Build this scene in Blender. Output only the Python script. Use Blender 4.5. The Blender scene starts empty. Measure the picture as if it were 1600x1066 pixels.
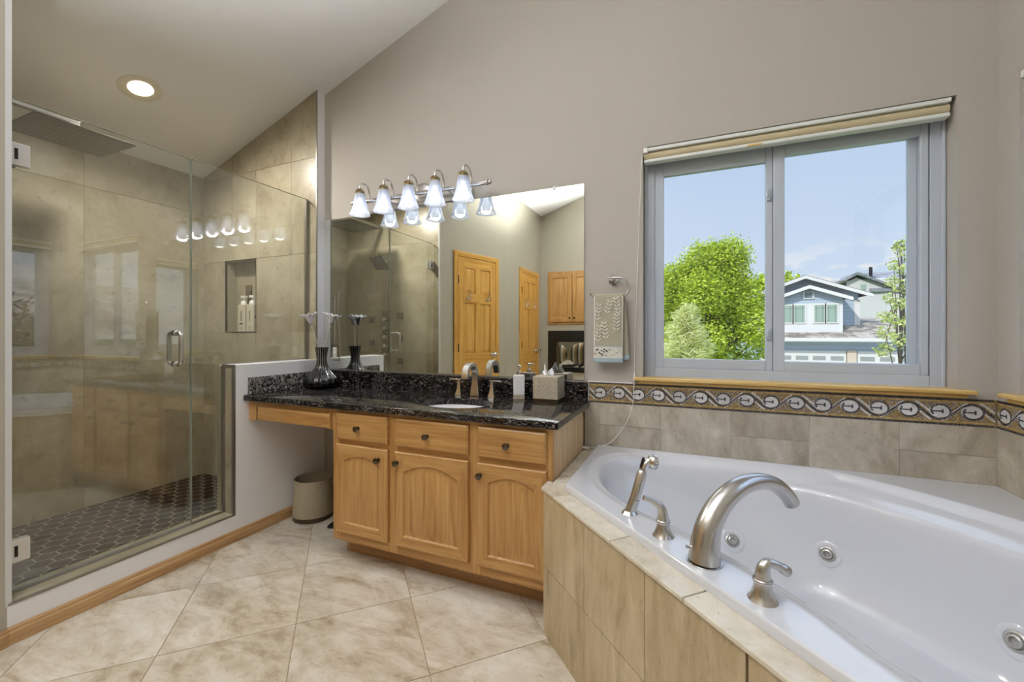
import bpy, bmesh, math, random
import numpy as np
from mathutils import Vector, Matrix

random.seed(7)
sc = bpy.context.scene
COL = sc.collection
PI = math.pi
R = math.radians

# ------------------------------------------------------------------ camera, world, sun, exposure
H = 1.2                      # camera height
YAW = R(23.12)
cam_d = bpy.data.cameras.new('camera')
cam = bpy.data.objects.new('camera', cam_d)
COL.objects.link(cam)
cam.location = (0, 0, H)
cam.rotation_euler = (PI / 2, 0, YAW)
cam_d.sensor_fit = 'HORIZONTAL'
cam_d.sensor_width = 36
cam_d.lens = 36 * 650 / 1600
cam_d.shift_y = -(533 - 521.9) / 1600
cam_d.clip_start = 0.02
cam_d.clip_end = 500
sc.camera = cam

sc.view_settings.view_transform = 'Standard'
sc.view_settings.look = 'None'
sc.view_settings.exposure = 0.0
sc.view_settings.gamma = 1
sc.view_settings.use_curve_mapping = False
sc.cycles.max_bounces = 12
sc.cycles.diffuse_bounces = 6
sc.cycles.glossy_bounces = 8
sc.cycles.transmission_bounces = 8
sc.cycles.transparent_max_bounces = 24
sc.cycles.caustics_reflective = False
sc.cycles.caustics_refractive = False
sc.cycles.sample_clamp_indirect = 6
sc.cycles.use_denoising = True


def mk_world():
    w = bpy.data.worlds.new('sky')
    sc.world = w
    w.use_nodes = True
    nt = w.node_tree
    nt.nodes.clear()
    out = nt.nodes.new('ShaderNodeOutputWorld')
    bg = nt.nodes.new('ShaderNodeBackground')
    tc = nt.nodes.new('ShaderNodeTexCoord')
    sep = nt.nodes.new('ShaderNodeSeparateXYZ')
    nt.links.new(tc.outputs['Generated'], sep.inputs[0])
    ramp = nt.nodes.new('ShaderNodeValToRGB')
    el = ramp.color_ramp.elements
    el[0].position = 0.0
    el[0].color = (0.78, 0.85, 0.94, 1)
    el[1].position = 0.85
    el[1].color = (1.45, 1.75, 2.3, 1)
    for p, c in ((0.12, (0.64, 0.76, 0.93, 1)), (0.36, (0.54, 0.67, 0.89, 1)), (0.46, (1.0, 1.25, 1.7, 1))):
        e = el.new(p)
        e.color = c
    nt.links.new(sep.outputs['Z'], ramp.inputs[0])
    # clouds low over the horizon
    mp = nt.nodes.new('ShaderNodeMapping')
    mp.inputs['Scale'].default_value = (4.6, 4.6, 13.0)
    mp.inputs['Location'].default_value = (0.35, 0.1, 0.25)
    nt.links.new(tc.outputs['Generated'], mp.inputs[0])
    nz = nt.nodes.new('ShaderNodeTexNoise')
    nz.inputs['Scale'].default_value = 2.6
    nz.inputs['Detail'].default_value = 7
    nz.inputs['Distortion'].default_value = 0.25
    nt.links.new(mp.outputs[0], nz.inputs['Vector'])
    mr = nt.nodes.new('ShaderNodeMapRange')
    mr.inputs['From Min'].default_value = 0.49
    mr.inputs['From Max'].default_value = 0.58
    nt.links.new(nz.outputs['Fac'], mr.inputs['Value'])
    band = nt.nodes.new('ShaderNodeMapRange')      # clouds fade above about 14 degrees
    band.interpolation_type = 'SMOOTHSTEP'
    band.inputs['From Min'].default_value = 0.20
    band.inputs['From Max'].default_value = 0.09
    nt.links.new(sep.outputs['Z'], band.inputs['Value'])
    mul = nt.nodes.new('ShaderNodeMath')
    mul.operation = 'MULTIPLY'
    nt.links.new(mr.outputs[0], mul.inputs[0])
    nt.links.new(band.outputs[0], mul.inputs[1])
    mix = nt.nodes.new('ShaderNodeMix')
    mix.data_type = 'RGBA'
    nt.links.new(mul.outputs[0], mix.inputs['Factor'])
    nt.links.new(ramp.outputs[0], mix.inputs['A'])
    mix.inputs['B'].default_value = (0.93, 0.92, 0.93, 1)
    nt.links.new(mix.outputs['Result'], bg.inputs['Color'])
    bg.inputs['Strength'].default_value = 1.0
    nt.links.new(bg.outputs[0], out.inputs[0])


mk_world()
sun_d = bpy.data.lights.new('sun', 'SUN')
sun = bpy.data.objects.new('sun', sun_d)
COL.objects.link(sun)
sun_d.energy = 3.6
sun_d.angle = R(0.6)
sun_d.color = (1.0, 0.96, 0.88)
sun.rotation_euler = Vector((0.42, 0.62, -0.66)).to_track_quat('-Z', 'Y').to_euler()
sun.location = (0, 0, 12)


# ------------------------------------------------------------------ helpers
def tag(o, label=None, cat=None, group=None, kind=None):
    if label: o['label'] = label
    if cat: o['category'] = cat
    if group: o['group'] = group
    if kind: o['kind'] = kind
    return o


def thing(name, label, cat, loc=(0, 0, 0), rot=(0, 0, 0), group=None):
    o = bpy.data.objects.new(name, None)
    o.empty_display_size = 0.05
    COL.objects.link(o)
    o.location = loc
    o.rotation_euler = rot
    return tag(o, label, cat, group)


def wloc(o):
    v = Vector((0, 0, 0))
    while o is not None:
        v += o.location
        o = o.parent
    return v


class MB:
    def __init__(self):
        self.bm = bmesh.new()

    def poly(self, pts, m=0):
        f = self.bm.faces.new([self.bm.verts.new(p) for p in pts])
        f.material_index = m
        return f

    def box(self, x0, x1, y0, y1, z0, z1, m=0):
        v = [self.bm.verts.new(p) for p in ((x0, y0, z0), (x1, y0, z0), (x1, y1, z0), (x0, y1, z0),
                                            (x0, y0, z1), (x1, y0, z1), (x1, y1, z1), (x0, y1, z1))]
        for q in ((0, 3, 2, 1), (4, 5, 6, 7), (0, 1, 5, 4), (1, 2, 6, 5), (2, 3, 7, 6), (3, 0, 4, 7)):
            self.bm.faces.new([v[i] for i in q]).material_index = m
        return self

    def obox(self, c, ax, ay, az, hx, hy, hz, m=0):
        """box with centre c, unit axes and half sizes"""
        c, ax, ay, az = Vector(c), Vector(ax).normalized(), Vector(ay).normalized(), Vector(az).normalized()
        v = []
        for sz in (-1, 1):
            for sx, sy in ((-1, -1), (1, -1), (1, 1), (-1, 1)):
                v.append(self.bm.verts.new(c + ax * hx * sx + ay * hy * sy + az * hz * sz))
        for q in ((0, 3, 2, 1), (4, 5, 6, 7), (0, 1, 5, 4), (1, 2, 6, 5), (2, 3, 7, 6), (3, 0, 4, 7)):
            self.bm.faces.new([v[i] for i in q]).material_index = m
        return self

    def prism(self, pts, axis, a0, a1, m=0):
        """2-D polygon extruded along axis ('x': pts are (y,z); 'y': (x,z); 'z': (x,y))"""
        def P(p, a):
            return {'x': (a, p[0], p[1]), 'y': (p[0], a, p[1]), 'z': (p[0], p[1], a)}[axis]
        A = [self.bm.verts.new(P(p, a0)) for p in pts]
        B = [self.bm.verts.new(P(p, a1)) for p in pts]
        n = len(pts)
        fs = [self.bm.faces.new(A), self.bm.faces.new(B[::-1])]
        for i in range(n):
            fs.append(self.bm.faces.new([A[i], B[i], B[(i + 1) % n], A[(i + 1) % n]]))
        for f in fs:
            f.material_index = m
        return self

    def rings(self, rings, m=0, cap0=True, cap1=True, closed=True):
        vs = [[self.bm.verts.new(p) for p in r] for r in rings]
        n = len(rings[0])
        for a, b in zip(vs, vs[1:]):
            for i in range(n if closed else n - 1):
                j = (i + 1) % n
                try:
                    self.bm.faces.new([a[i], a[j], b[j], b[i]]).material_index = m
                except ValueError:
                    pass
        if cap0: self.bm.faces.new(vs[0][::-1]).material_index = m
        if cap1: self.bm.faces.new(vs[-1]).material_index = m
        return self

    def lathe(self, c, prof, n=32, m=0, axis=(0, 0, 1), sx=1, sy=1, cap0=True, cap1=True):
        """profile [(r, h)] turned about axis through c"""
        q = Vector((0, 0, 1)).rotation_difference(Vector(axis).normalized())
        c = Vector(c)
        rr = []
        for r, h in prof:
            r = max(r, 1e-4)
            rr.append([c + q @ Vector((r * sx * math.cos(2 * PI * i / n), r * sy * math.sin(2 * PI * i / n), h)) for i in range(n)])
        return self.rings(rr, m, cap0, cap1)

    def cyl(self, p0, p1, r, n=20, m=0, r1=None):
        p0, p1 = Vector(p0), Vector(p1)
        d = p1 - p0
        return self.lathe(p0, [(r, 0), (r if r1 is None else r1, d.length)], n, m, axis=d)

    def tube(self, pts, rad, n=12, m=0, flat=None, cap=True):
        pts = [Vector(p) for p in pts]
        k = len(pts)
        rads = rad if isinstance(rad, (list, tuple)) else [rad] * k
        T = [(pts[min(i + 1, k - 1)] - pts[max(i - 1, 0)]).normalized() for i in range(k)]
        up = Vector((0, 0, 1)) if abs(T[0].z) < 0.9 else Vector((1, 0, 0))
        nn = (up - T[0] * up.dot(T[0])).normalized()
        rr = []
        for i in range(k):
            if i:
                nn = (T[i - 1].rotation_difference(T[i]) @ nn)
                nn = (nn - T[i] * nn.dot(T[i])).normalized()
            b = T[i].cross(nn)
            fa, fb = flat if flat else (1, 1)
            rr.append([pts[i] + (nn * math.cos(2 * PI * j / n) * fa + b * math.sin(2 * PI * j / n) * fb) * rads[i] for j in range(n)])
        return self.rings(rr, m, cap, cap)

    def grid(self, fn, nu, nv, m=0):
        vs = [[self.bm.verts.new(fn(i / nu, j / nv)) for j in range(nv + 1)] for i in range(nu + 1)]
        for i in range(nu):
            for j in range(nv):
                self.bm.faces.new([vs[i][j], vs[i + 1][j], vs[i + 1][j + 1], vs[i][j + 1]]).material_index = m
        return self

    def sphere(self, c, r, n=16, m=0, sx=1, sy=1, sz=1):
        c = Vector(c)
        k = max(6, n // 2)
        return self.lathe(c, [(r * math.sin(PI * i / k), -r * sz * math.cos(PI * i / k)) for i in range(k + 1)], n, m, sx=sx, sy=sy)

    def build(self, name, mats, parent=None, smooth=None, bev=0, seg=2, local=False, recalc=True):
        if recalc:
            bmesh.ops.recalc_face_normals(self.bm, faces=self.bm.faces)
        me = bpy.data.meshes.new(name)
        self.bm.to_mesh(me)
        self.bm.free()
        for mt in (mats if isinstance(mats, (list, tuple)) else [mats]):
            me.materials.append(mt)
        o = bpy.data.objects.new(name, me)
        COL.objects.link(o)
        if parent is not None:
            if not local:
                off = wloc(parent)
                me.transform(Matrix.Translation(-off))
            o.parent = parent
        if smooth is not None:
            me.polygons.foreach_set('use_smooth', [True] * len(me.polygons))
            if smooth < 180:
                me.set_sharp_from_angle(angle=R(smooth))
        if bev:
            b = o.modifiers.new('edge', 'BEVEL')
            b.width = bev
            b.segments = seg
            b.limit_method = 'ANGLE'
            b.angle_limit = R(50)
        return o


def bez(p, n=16):
    """Catmull-Rom through points"""
    p = [Vector(q) for q in p]
    p = [2 * p[0] - p[1]] + p + [2 * p[-1] - p[-2]]
    out = []
    for i in range(1, len(p) - 2):
        for k in range(n):
            t = k / n
            a, b, c, d = p[i - 1], p[i], p[i + 1], p[i + 2]
            out.append(0.5 * ((2 * b) + (c - a) * t + (2 * a - 5 * b + 4 * c - d) * t * t + (3 * b - a - 3 * c + d) * t ** 3))
    out.append(p[-2])
    return out


def dup(root, **kw):
    r = root.copy()
    COL.objects.link(r)
    for k, v in kw.items():
        if k in ('label', 'group'):
            r[k] = v
        else:
            setattr(r, k, v)
    for ch in list(root.children):
        c = ch.copy()
        COL.objects.link(c)
        c.parent = r
        for g in list(ch.children):
            d = g.copy()
            COL.objects.link(d)
            d.parent = c
    return r


# ------------------------------------------------------------------ materials
def srgb(r, g, b):
    f = lambda c: (c / 255 / 12.92) if c / 255 <= 0.04045 else ((c / 255 + 0.055) / 1.055) ** 2.4
    return (f(r), f(g), f(b), 1)


class NT:
    def __init__(self, name):
        self.m = bpy.data.materials.new(name)
        self.m.use_nodes = True
        self.t = self.m.node_tree
        self.b = self.t.nodes['Principled BSDF']
        self.out = self.t.nodes['Material Output']

    def n(self, typ, ins=None, **at):
        nd = self.t.nodes.new('ShaderNode' + typ)
        for k, v in at.items():
            setattr(nd, k, v)
        for k, v in (ins or {}).items():
            if isinstance(v, bpy.types.NodeSocket):
                self.t.links.new(v, nd.inputs[k])
            else:
                nd.inputs[k].default_value = v
        return nd

    def link(self, a, b):
        self.t.links.new(a, b)

    def set(self, **kw):
        names = dict(color='Base Color', rough='Roughness', metal='Metallic', spec='Specular IOR Level', emit='Emission Color',
                     es='Emission Strength', normal='Normal', coat='Coat Weight', trans='Transmission Weight', sss='Subsurface Weight', sheen='Sheen Weight')
        for k, v in kw.items():
            s = self.b.inputs[names[k]]
            if isinstance(v, bpy.types.NodeSocket):
                self.link(v, s)
            else:
                s.default_value = v
        return self

    def coords(self, scale=(1, 1, 1), island=0.0, rot=(0, 0, 0)):
        tc = self.n('TexCoord')
        v = tc.outputs['Object']
        if island:
            g = self.n('NewGeometry')
            mu = self.n('VectorMath', {0: g.outputs['Random Per Island'], 1: (island, island * 1.7, island * 0.6)}, operation='MULTIPLY')
            v = self.n('VectorMath', {0: v, 1: mu.outputs[0]}, operation='ADD').outputs[0]
        return self.n('Mapping', {'Vector': v, 'Scale': scale, 'Rotation': rot}).outputs[0]

    def noise(self, vec, scale, detail=5, dist=0.0, rough=0.5):
        return self.n('TexNoise', {'Vector': vec, 'Scale': scale, 'Detail': detail, 'Distortion': dist, 'Roughness': rough}).outputs['Fac']

    def ramp(self, fac, stops, interp='LINEAR'):
        r = self.n('ValToRGB', {'Fac': fac})
        r.color_ramp.interpolation = interp
        e = r.color_ramp.elements
        e[0].position, e[0].color = stops[0]
        e[1].position, e[1].color = stops[-1]
        for p, c in stops[1:-1]:
            q = e.new(p)
            q.color = c
        return r.outputs[0]

    def mixc(self, fac, a, b, mode='MIX'):
        x = self.n('Mix', data_type='RGBA', blend_type=mode)
        for s, v in (('Factor', fac), ('A', a), ('B', b)):
            if isinstance(v, bpy.types.NodeSocket):
                self.link(v, x.inputs[s] if s == 'Factor' else [i for i in x.inputs if i.name == s and i.type == 'RGBA'][0])
            else:
                (x.inputs[s] if s == 'Factor' else [i for i in x.inputs if i.name == s and i.type == 'RGBA'][0]).default_value = v
        return [o for o in x.outputs if o.type == 'RGBA'][0]

    def bump(self, h, strength=0.2, dist=0.01):
        self.link(self.n('Bump', {'Height': h, 'Strength': strength, 'Distance': dist}).outputs[0], self.b.inputs['Normal'])


def plain(name, col, rough=0.5, metal=0.0, **kw):
    t = NT(name)
    t.set(color=srgb(*col), rough=rough, metal=metal, **kw)
    return t.m


def paint(name, col, bump=0.25, scale=140):
    t = NT(name)
    v = t.coords()
    t.set(color=srgb(*col), rough=0.75)
    t.bump(t.noise(v, scale, 2, 0.3), bump, 0.004)
    return t.m


def stone(name, stops, scale=2.2, rough=0.3, island=9.0, stretch=(1, 1, 1), bump=0.12, jit=0.10, rot=(0, 0, 0)):
    t = NT(name)
    v = t.coords(stretch, island, rot)
    n1 = t.noise(v, scale, 9, 1.1, 0.58)
    n2 = t.noise(v, scale * 5.5, 8, 0.6, 0.7)
    s = t.n('Math', {0: n1, 1: 0.72}, operation='MULTIPLY')
    s2 = t.n('Math', {0: n2, 1: 0.28, 2: s.outputs[0]}, operation='MULTIPLY_ADD')
    c = t.ramp(s2.outputs[0], stops)
    pit = t.ramp(t.noise(v, scale * 16, 4, 0.8, 0.65), [(0.60, (1, 1, 1, 1)), (0.70, (0.62, 0.57, 0.50, 1))])
    c = t.mixc(0.7, c, pit, 'MULTIPLY')
    if island:
        g = t.n('NewGeometry')
        k = t.n('MapRange', {'Value': g.outputs['Random Per Island'], 'To Min': 1 - jit, 'To Max': 1 + jit})
        c = t.mixc(1.0, c, k.outputs[0], 'MULTIPLY')
    t.set(color=c, rough=rough)
    t.bump(n2, bump, 0.004)
    return t.m


def wood(name, dark, mid, light, axis='z', rough=0.38, scale=1.0, fine=1.0):
    t = NT(name)
    s = {'x': (0.9, 16, 16), 'y': (16, 0.9, 16), 'z': (16, 16, 0.9)}[axis]
    s = tuple(q * scale for q in s)
    v = t.coords(s, 3.0)
    n1 = t.noise(v, 1.6, 5, 1.6, 0.55)
    v2 = t.coords(tuple(q * (7 if q > 2 else 2.2) for q in s), 3.0)
    n2 = t.noise(v2, 1.5, 3, 0.2, 0.6)
    c = t.ramp(n1, [(0.28, srgb(*dark)), (0.47, srgb(*mid)), (0.72, srgb(*light))])
    st = t.ramp(n2, [(0.34, (0.74, 0.68, 0.62, 1)), (0.46, (1, 1, 1, 1))])
    c = t.mixc(0.55 * fine, c, st, 'MULTIPLY')
    t.set(color=c, rough=rough)
    t.bump(n2, 0.06, 0.002)
    return t.m


def thin_glass(name, tint=(1, 1, 1, 1), f0=0.045, rough=0.0):
    t = NT(name)
    g = t.n('NewGeometry')
    d = t.n('VectorMath', {0: g.outputs['Incoming'], 1: g.outputs['Normal']}, operation='DOT_PRODUCT')
    a = t.n('Math', {0: d.outputs['Value']}, operation='ABSOLUTE')
    o = t.n('Math', {0: 1.0, 1: a.outputs[0]}, operation='SUBTRACT', use_clamp=True)
    p = t.n('Math', {0: o.outputs[0], 1: 5.0}, operation='POWER')
    f = t.n('Math', {0: p.outputs[0], 1: 1 - f0, 2: f0}, operation='MULTIPLY_ADD')
    tr = t.n('BsdfTransparent', {'Color': tint})
    gl = t.n('BsdfGlossy', {'Color': (1, 1, 1, 1), 'Roughness': rough})
    mx = t.n('MixShader', {0: f.outputs[0], 1: tr.outputs[0], 2: gl.outputs[0]})
    t.link(mx.outputs[0], t.out.inputs['Surface'])
    return t.m


def emitter(name, col, strength):
    t = NT(name)
    t.set(color=(0.9, 0.9, 0.9, 1), emit=col, es=strength)
    return t.m


M = {}
M['wall'] = paint('wall_paint', (176, 170, 162))
M['ceil'] = paint('ceiling_paint', (238, 238, 238), 0.2, 110)
M['white'] = paint('white_paint', (236, 236, 238), 0.08)
M['rearwall'] = paint('rear_wall_paint', (178, 172, 156), 0.2)
M['floor'] = stone('floor_travertine', [(0.33, srgb(152, 136, 112)), (0.43, srgb(188, 176, 156)), (0.52, srgb(208, 200, 186)), (0.64, srgb(224, 219, 210))], 2.6, 0.22, 9, (1, 1.9, 1), 0.06, 0.06, (0, 0, R(20)))
M['floorgrout'] = plain('floor_grout', (150, 132, 104), 0.8)
M['shower'] = stone('shower_tile', [(0.30, srgb(132, 121, 97)), (0.44, srgb(160, 150, 127)), (0.56, srgb(176, 167, 145)), (0.70, srgb(192, 185, 167))], 1.5, 0.28, 9, (1, 1, 1), 0.05, 0.04)
M['showergrout'] = plain('shower_grout', (158, 148, 126), 0.8)
M['tubtile'] = stone('tub_wall_tile', [(0.30, srgb(134, 124, 108)), (0.45, srgb(166, 156, 140)), (0.58, srgb(186, 178, 164)), (0.70, srgb(208, 202, 190))], 3.2, 0.3, 9, (1.6, 1.6, 1), 0.06, 0.07)
M['tubgrout'] = plain('tub_grout', (206, 202, 192), 0.8)
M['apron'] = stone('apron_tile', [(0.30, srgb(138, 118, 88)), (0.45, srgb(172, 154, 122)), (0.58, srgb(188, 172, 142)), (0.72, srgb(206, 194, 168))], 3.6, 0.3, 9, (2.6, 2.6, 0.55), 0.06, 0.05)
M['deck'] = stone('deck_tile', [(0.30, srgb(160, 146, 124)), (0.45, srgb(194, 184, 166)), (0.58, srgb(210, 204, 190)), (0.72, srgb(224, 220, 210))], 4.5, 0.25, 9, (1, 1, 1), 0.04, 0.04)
M['hexgrout'] = plain('hex_grout', (190, 186, 176), 0.8)
M['oakV'] = wood('oak_upright', (156, 112, 62), (182, 138, 82), (198, 158, 102), 'z')
M['oakH'] = wood('oak_level', (156, 112, 62), (182, 138, 82), (198, 158, 102), 'x')
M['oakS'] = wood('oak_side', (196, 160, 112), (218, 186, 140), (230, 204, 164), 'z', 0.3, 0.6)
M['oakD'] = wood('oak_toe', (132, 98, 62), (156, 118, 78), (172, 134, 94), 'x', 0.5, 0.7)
M['base'] = wood('baseboard_oak', (146, 110, 70), (180, 142, 96), (204, 170, 124), 'y')
M['basex'] = wood('sill_pine', (176, 136, 66), (206, 170, 100), (222, 192, 130), 'x', 0.35)
M['basey'] = wood('sill_pine_side', (176, 136, 66), (206, 170, 100), (222, 192, 130), 'y', 0.35)
M['pineV'] = wood('pine_upright', (188, 132, 56), (214, 164, 80), (228, 184, 106), 'z', 0.3, 0.7)
M['pineH'] = wood('pine_level', (188, 132, 56), (214, 164, 80), (228, 184, 106), 'x', 0.3, 0.7)
M['cabV'] = wood('cabinet_upright', (158, 114, 62), (188, 144, 86), (206, 166, 108), 'z', 0.4, 0.7)
M['nickel'] = plain('brushed_nickel', (202, 200, 198), 0.26, 1.0)
M['chrome'] = plain('chrome', (225, 225, 225), 0.08, 1.0)
M['darknickel'] = plain('dark_nickel', (112, 104, 94), 0.22, 1.0)
M['alu'] = plain('aluminium_trim', (150, 146, 138), 0.35, 0.8)
M['hinge'] = plain('pale_hinge_metal', (222, 220, 218), 0.3, 0.55)
M['black'] = plain('black_plastic', (18, 18, 18), 0.3)
M['dark'] = plain('dark_gap', (30, 26, 22), 0.7)
M['vinyl'] = plain('white_vinyl', (186, 194, 206), 0.32)
M['acrylic'] = plain('tub_acrylic', (204, 206, 212), 0.10, coat=0.5)
M['ceramic'] = plain('white_ceramic', (236, 236, 240), 0.12)
M['whiteplastic'] = plain('white_plastic', (232, 232, 230), 0.3)
M['mirror'] = plain('silvered_mirror', (236, 238, 232), 0.0, 1.0)
M['glass'] = thin_glass('window_glass', (0.97, 0.985, 0.99, 1), 0.03)
M['showerglass'] = thin_glass('shower_glass', (0.965, 0.98, 0.965, 1), 0.105)
M['glassedge'] = plain('glass_edge', (158, 164, 150), 0.15)
M['blindtan'] = plain('blind_tan', (190, 176, 144), 0.6)
M['blindwhite'] = plain('blind_white', (226, 228, 228), 0.45)
M['towelgreen'] = paint('towel_sage', (176, 170, 148), 0.8, 420)
M['towelwhite'] = paint('towel_cream', (226, 222, 212), 0.8, 420)
M['towelblue'] = paint('towel_blue', (166, 184, 194), 0.8, 420)
M['ink'] = plain('towel_ink', (40, 38, 40), 0.9)
M['tissue'] = plain('tissue_paper', (238, 240, 246), 0.8, sss=0.0)
M['roofdark'] = plain('roof_edge', (84, 80, 78), 0.8)


def m_granite():
    t = NT('black_granite')
    v = t.coords((0.8, 2.8, 1.8), 0)
    n1 = t.noise(v, 5, 8, 1.2, 0.62)
    n2 = t.noise(v, 34, 6, 0.9, 0.72)
    n3 = t.noise(v, 90, 3, 0.2, 0.6)
    big = t.ramp(n1, [(0.42, (0.0, 0.0, 0.0, 1)), (0.62, (1, 1, 1, 1))])
    fl = t.ramp(n2, [(0.50, srgb(9, 9, 11)), (0.585, srgb(54, 50, 50)), (0.66, srgb(128, 119, 112)), (0.76, srgb(196, 190, 186))])
    fl2 = t.ramp(n3, [(0.53, srgb(10, 9, 12)), (0.61, srgb(112, 104, 100)), (0.68, srgb(180, 174, 172))])
    c = t.mixc(big, fl, fl2)
    t.set(color=c, rough=0.06, spec=0.5)
    return t.m


M['granite'] = m_granite()


def m_granite_light():
    t = NT('speckled_granite')
    v = t.coords((1.6, 1, 1), 0)
    n2 = t.noise(v, 60, 6, 0.9, 0.72)
    n1 = t.noise(t.coords((1, 1, 0.25)), 7, 3, 0.5)
    fl = t.ramp(n2, [(0.40, srgb(20, 18, 18)), (0.50, srgb(80, 76, 74)), (0.60, srgb(180, 174, 170)), (0.72, srgb(216, 212, 208))])
    vein = t.ramp(n1, [(0.60, (0, 0, 0, 1)), (0.66, (1, 1, 1, 1))])
    c = t.mixc(vein, fl, srgb(190, 180, 170))
    t.set(color=c, rough=0.08)
    return t.m


M['granite2'] = m_granite_light()


def m_hex():
    t = NT('black_hex_tile')
    g = t.n('NewGeometry')
    c = t.ramp(g.outputs['Random Per Island'], [(0.0, srgb(17, 17, 18)), (0.5, srgb(25, 25, 25)), (1.0, srgb(35, 35, 35))])
    n = t.noise(t.coords((1, 6, 1), 5), 6, 4, 0.5)
    c = t.mixc(0.5, c, t.ramp(n, [(0.3, (0.7, 0.7, 0.7, 1)), (0.7, (1.2, 1.2, 1.2, 1))]), 'MULTIPLY')
    t.set(color=c, rough=0.4, spec=0.12)
    return t.m


M['hex'] = m_hex()


def m_shade():
    t = NT('frosted_glass_shade')
    v = t.coords((60, 60, 8))
    n = t.noise(v, 1.5, 3, 0.5)
    tl = t.n('BsdfTranslucent', {'Color': (0.62, 0.66, 0.76, 1)})
    df = t.n('BsdfDiffuse', {'Color': (0.86, 0.88, 0.94, 1)})
    tr = t.n('BsdfTransparent', {'Color': (0.95, 0.97, 1.0, 1)})
    gl = t.n('BsdfGlossy', {'Roughness': 0.2})
    a = t.n('MixShader', {0: 0.35, 1: tl.outputs[0], 2: df.outputs[0]})
    f = t.ramp(n, [(0.3, (0.30, 0.30, 0.30, 1)), (0.7, (0.55, 0.55, 0.55, 1))])
    b = t.n('MixShader', {0: f, 1: a.outputs[0], 2: tr.outputs[0]})
    c = t.n('MixShader', {0: 0.06, 1: b.outputs[0], 2: gl.outputs[0]})
    t.link(c.outputs[0], t.out.inputs['Surface'])
    return t.m


M['shade'] = m_shade()
M['bulb'] = emitter('bulb_glow', (0.92, 0.95, 1.0, 1), 2.6)
M['canlens'] = emitter('can_lens_glow', (1.0, 0.86, 0.58, 1), 3.0)


def m_mosaic():
    t = NT('mosaic_tesserae')
    v = t.coords((1, 1, 1))
    vo = t.n('TexVoronoi', {'Vector': v, 'Scale': 150.0, 'Randomness': 0.35}, feature='F1')
    ed = t.n('TexVoronoi', {'Vector': v, 'Scale': 150.0, 'Randomness': 0.35}, feature='DISTANCE_TO_EDGE')
    sep = t.n('SeparateColor', {0: vo.outputs['Color']})
    c = t.ramp(sep.outputs[0], [(0.0, srgb(150, 124, 70)), (0.4, srgb(176, 150, 96)), (0.6, srgb(140, 130, 122)), (1.0, srgb(168, 158, 148))])
    g = t.ramp(ed.outputs['Distance'], [(0.04, (0.55, 0.52, 0.48, 1)), (0.10, (1, 1, 1, 1))])
    c = t.mixc(1.0, c, g, 'MULTIPLY')
    t.set(color=c, rough=0.4)
    return t.m


M['mosaic'] = m_mosaic()
M['mosochre'] = None


def m_tess(name, a, b):
    t = NT(name)
    g = t.n('NewGeometry')
    t.set(color=t.ramp(g.outputs['Random Per Island'], [(0.0, srgb(*a)), (1.0, srgb(*b))]), rough=0.35)
    return t.m


M['mosblack'] = m_tess('black_tesserae', (34, 34, 44), (84, 82, 88))
M['mosochre'] = m_tess('ochre_tesserae', (158, 128, 66), (190, 164, 108))
M['moswhite'] = m_tess('white_tesserae', (188, 186, 186), (216, 214, 212))


def m_linen(name, a, b, sc_=260):
    t = NT(name)
    n = t.noise(t.coords(), sc_, 3, 0.4, 0.7)
    t.set(color=t.ramp(n, [(0.38, srgb(*a)), (0.62, srgb(*b))]), rough=0.6)
    return t.m


M['linen'] = m_linen('speckled_resin', (146, 134, 116), (196, 186, 168))
M['bin'] = m_linen('bin_weave', (150, 140, 118), (176, 166, 144), 180)
M['binbase'] = plain('bin_bronze', (84, 72, 54), 0.3, 0.7)


def m_siding(name, a, b, pitch, axis=2):
    t = NT(name)
    tc = t.n('TexCoord')
    sp = t.n('SeparateXYZ', {0: tc.outputs['Object']})
    md = t.n('Math', {0: sp.outputs[axis], 1: pitch}, operation='FLOORED_MODULO')
    dv = t.n('Math', {0: md.outputs[0], 1: pitch}, operation='DIVIDE')
    t.set(color=t.ramp(dv.outputs[0], [(0.0, srgb(*b)), (0.07, srgb(*b)), (0.1, srgb(*a)), (1.0, srgb(*a))]), rough=0.7)
    return t.m


M['sidewhite'] = m_siding('white_siding', (206, 206, 206), (180, 182, 186), 0.19)
M['sideblue'] = m_siding('blue_siding', (172, 186, 202), (138, 154, 174), 0.19)
M['trimwhite'] = plain('white_trim', (216, 214, 210), 0.6)


def m_shingle(name, a, b, c):
    t = NT(name)
    v = t.coords((3.2, 3.2, 8))
    vo = t.n('TexVoronoi', {'Vector': v, 'Scale': 1.0}, feature='F1')
    s = t.n('SeparateColor', {0: vo.outputs['Color']})
    t.set(color=t.ramp(s.outputs[0], [(0, srgb(*a)), (0.5, srgb(*b)), (1, srgb(*c))]), rough=0.9)
    return t.m


M['shingle'] = m_shingle('roof_shingles', (108, 101, 94), (146, 137, 126), (176, 168, 156))
M['shinglegrey'] = m_shingle('grey_shingles', (104, 106, 112), (126, 128, 134), (146, 148, 152))


def m_leaf(name, a, b, c):
    t = NT(name)
    g = t.n('NewGeometry')
    col = t.ramp(g.outputs['Random Per Island'], [(0, srgb(*a)), (0.5, srgb(*b)), (1, srgb(*c))])
    df = t.n('BsdfDiffuse', {'Color': col})
    tl = t.n('BsdfTranslucent', {'Color': col})
    mx = t.n('MixShader', {0: 0.35, 1: df.outputs[0], 2: tl.outputs[0]})
    t.link(mx.outputs[0], t.out.inputs['Surface'])
    return t.m


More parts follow.
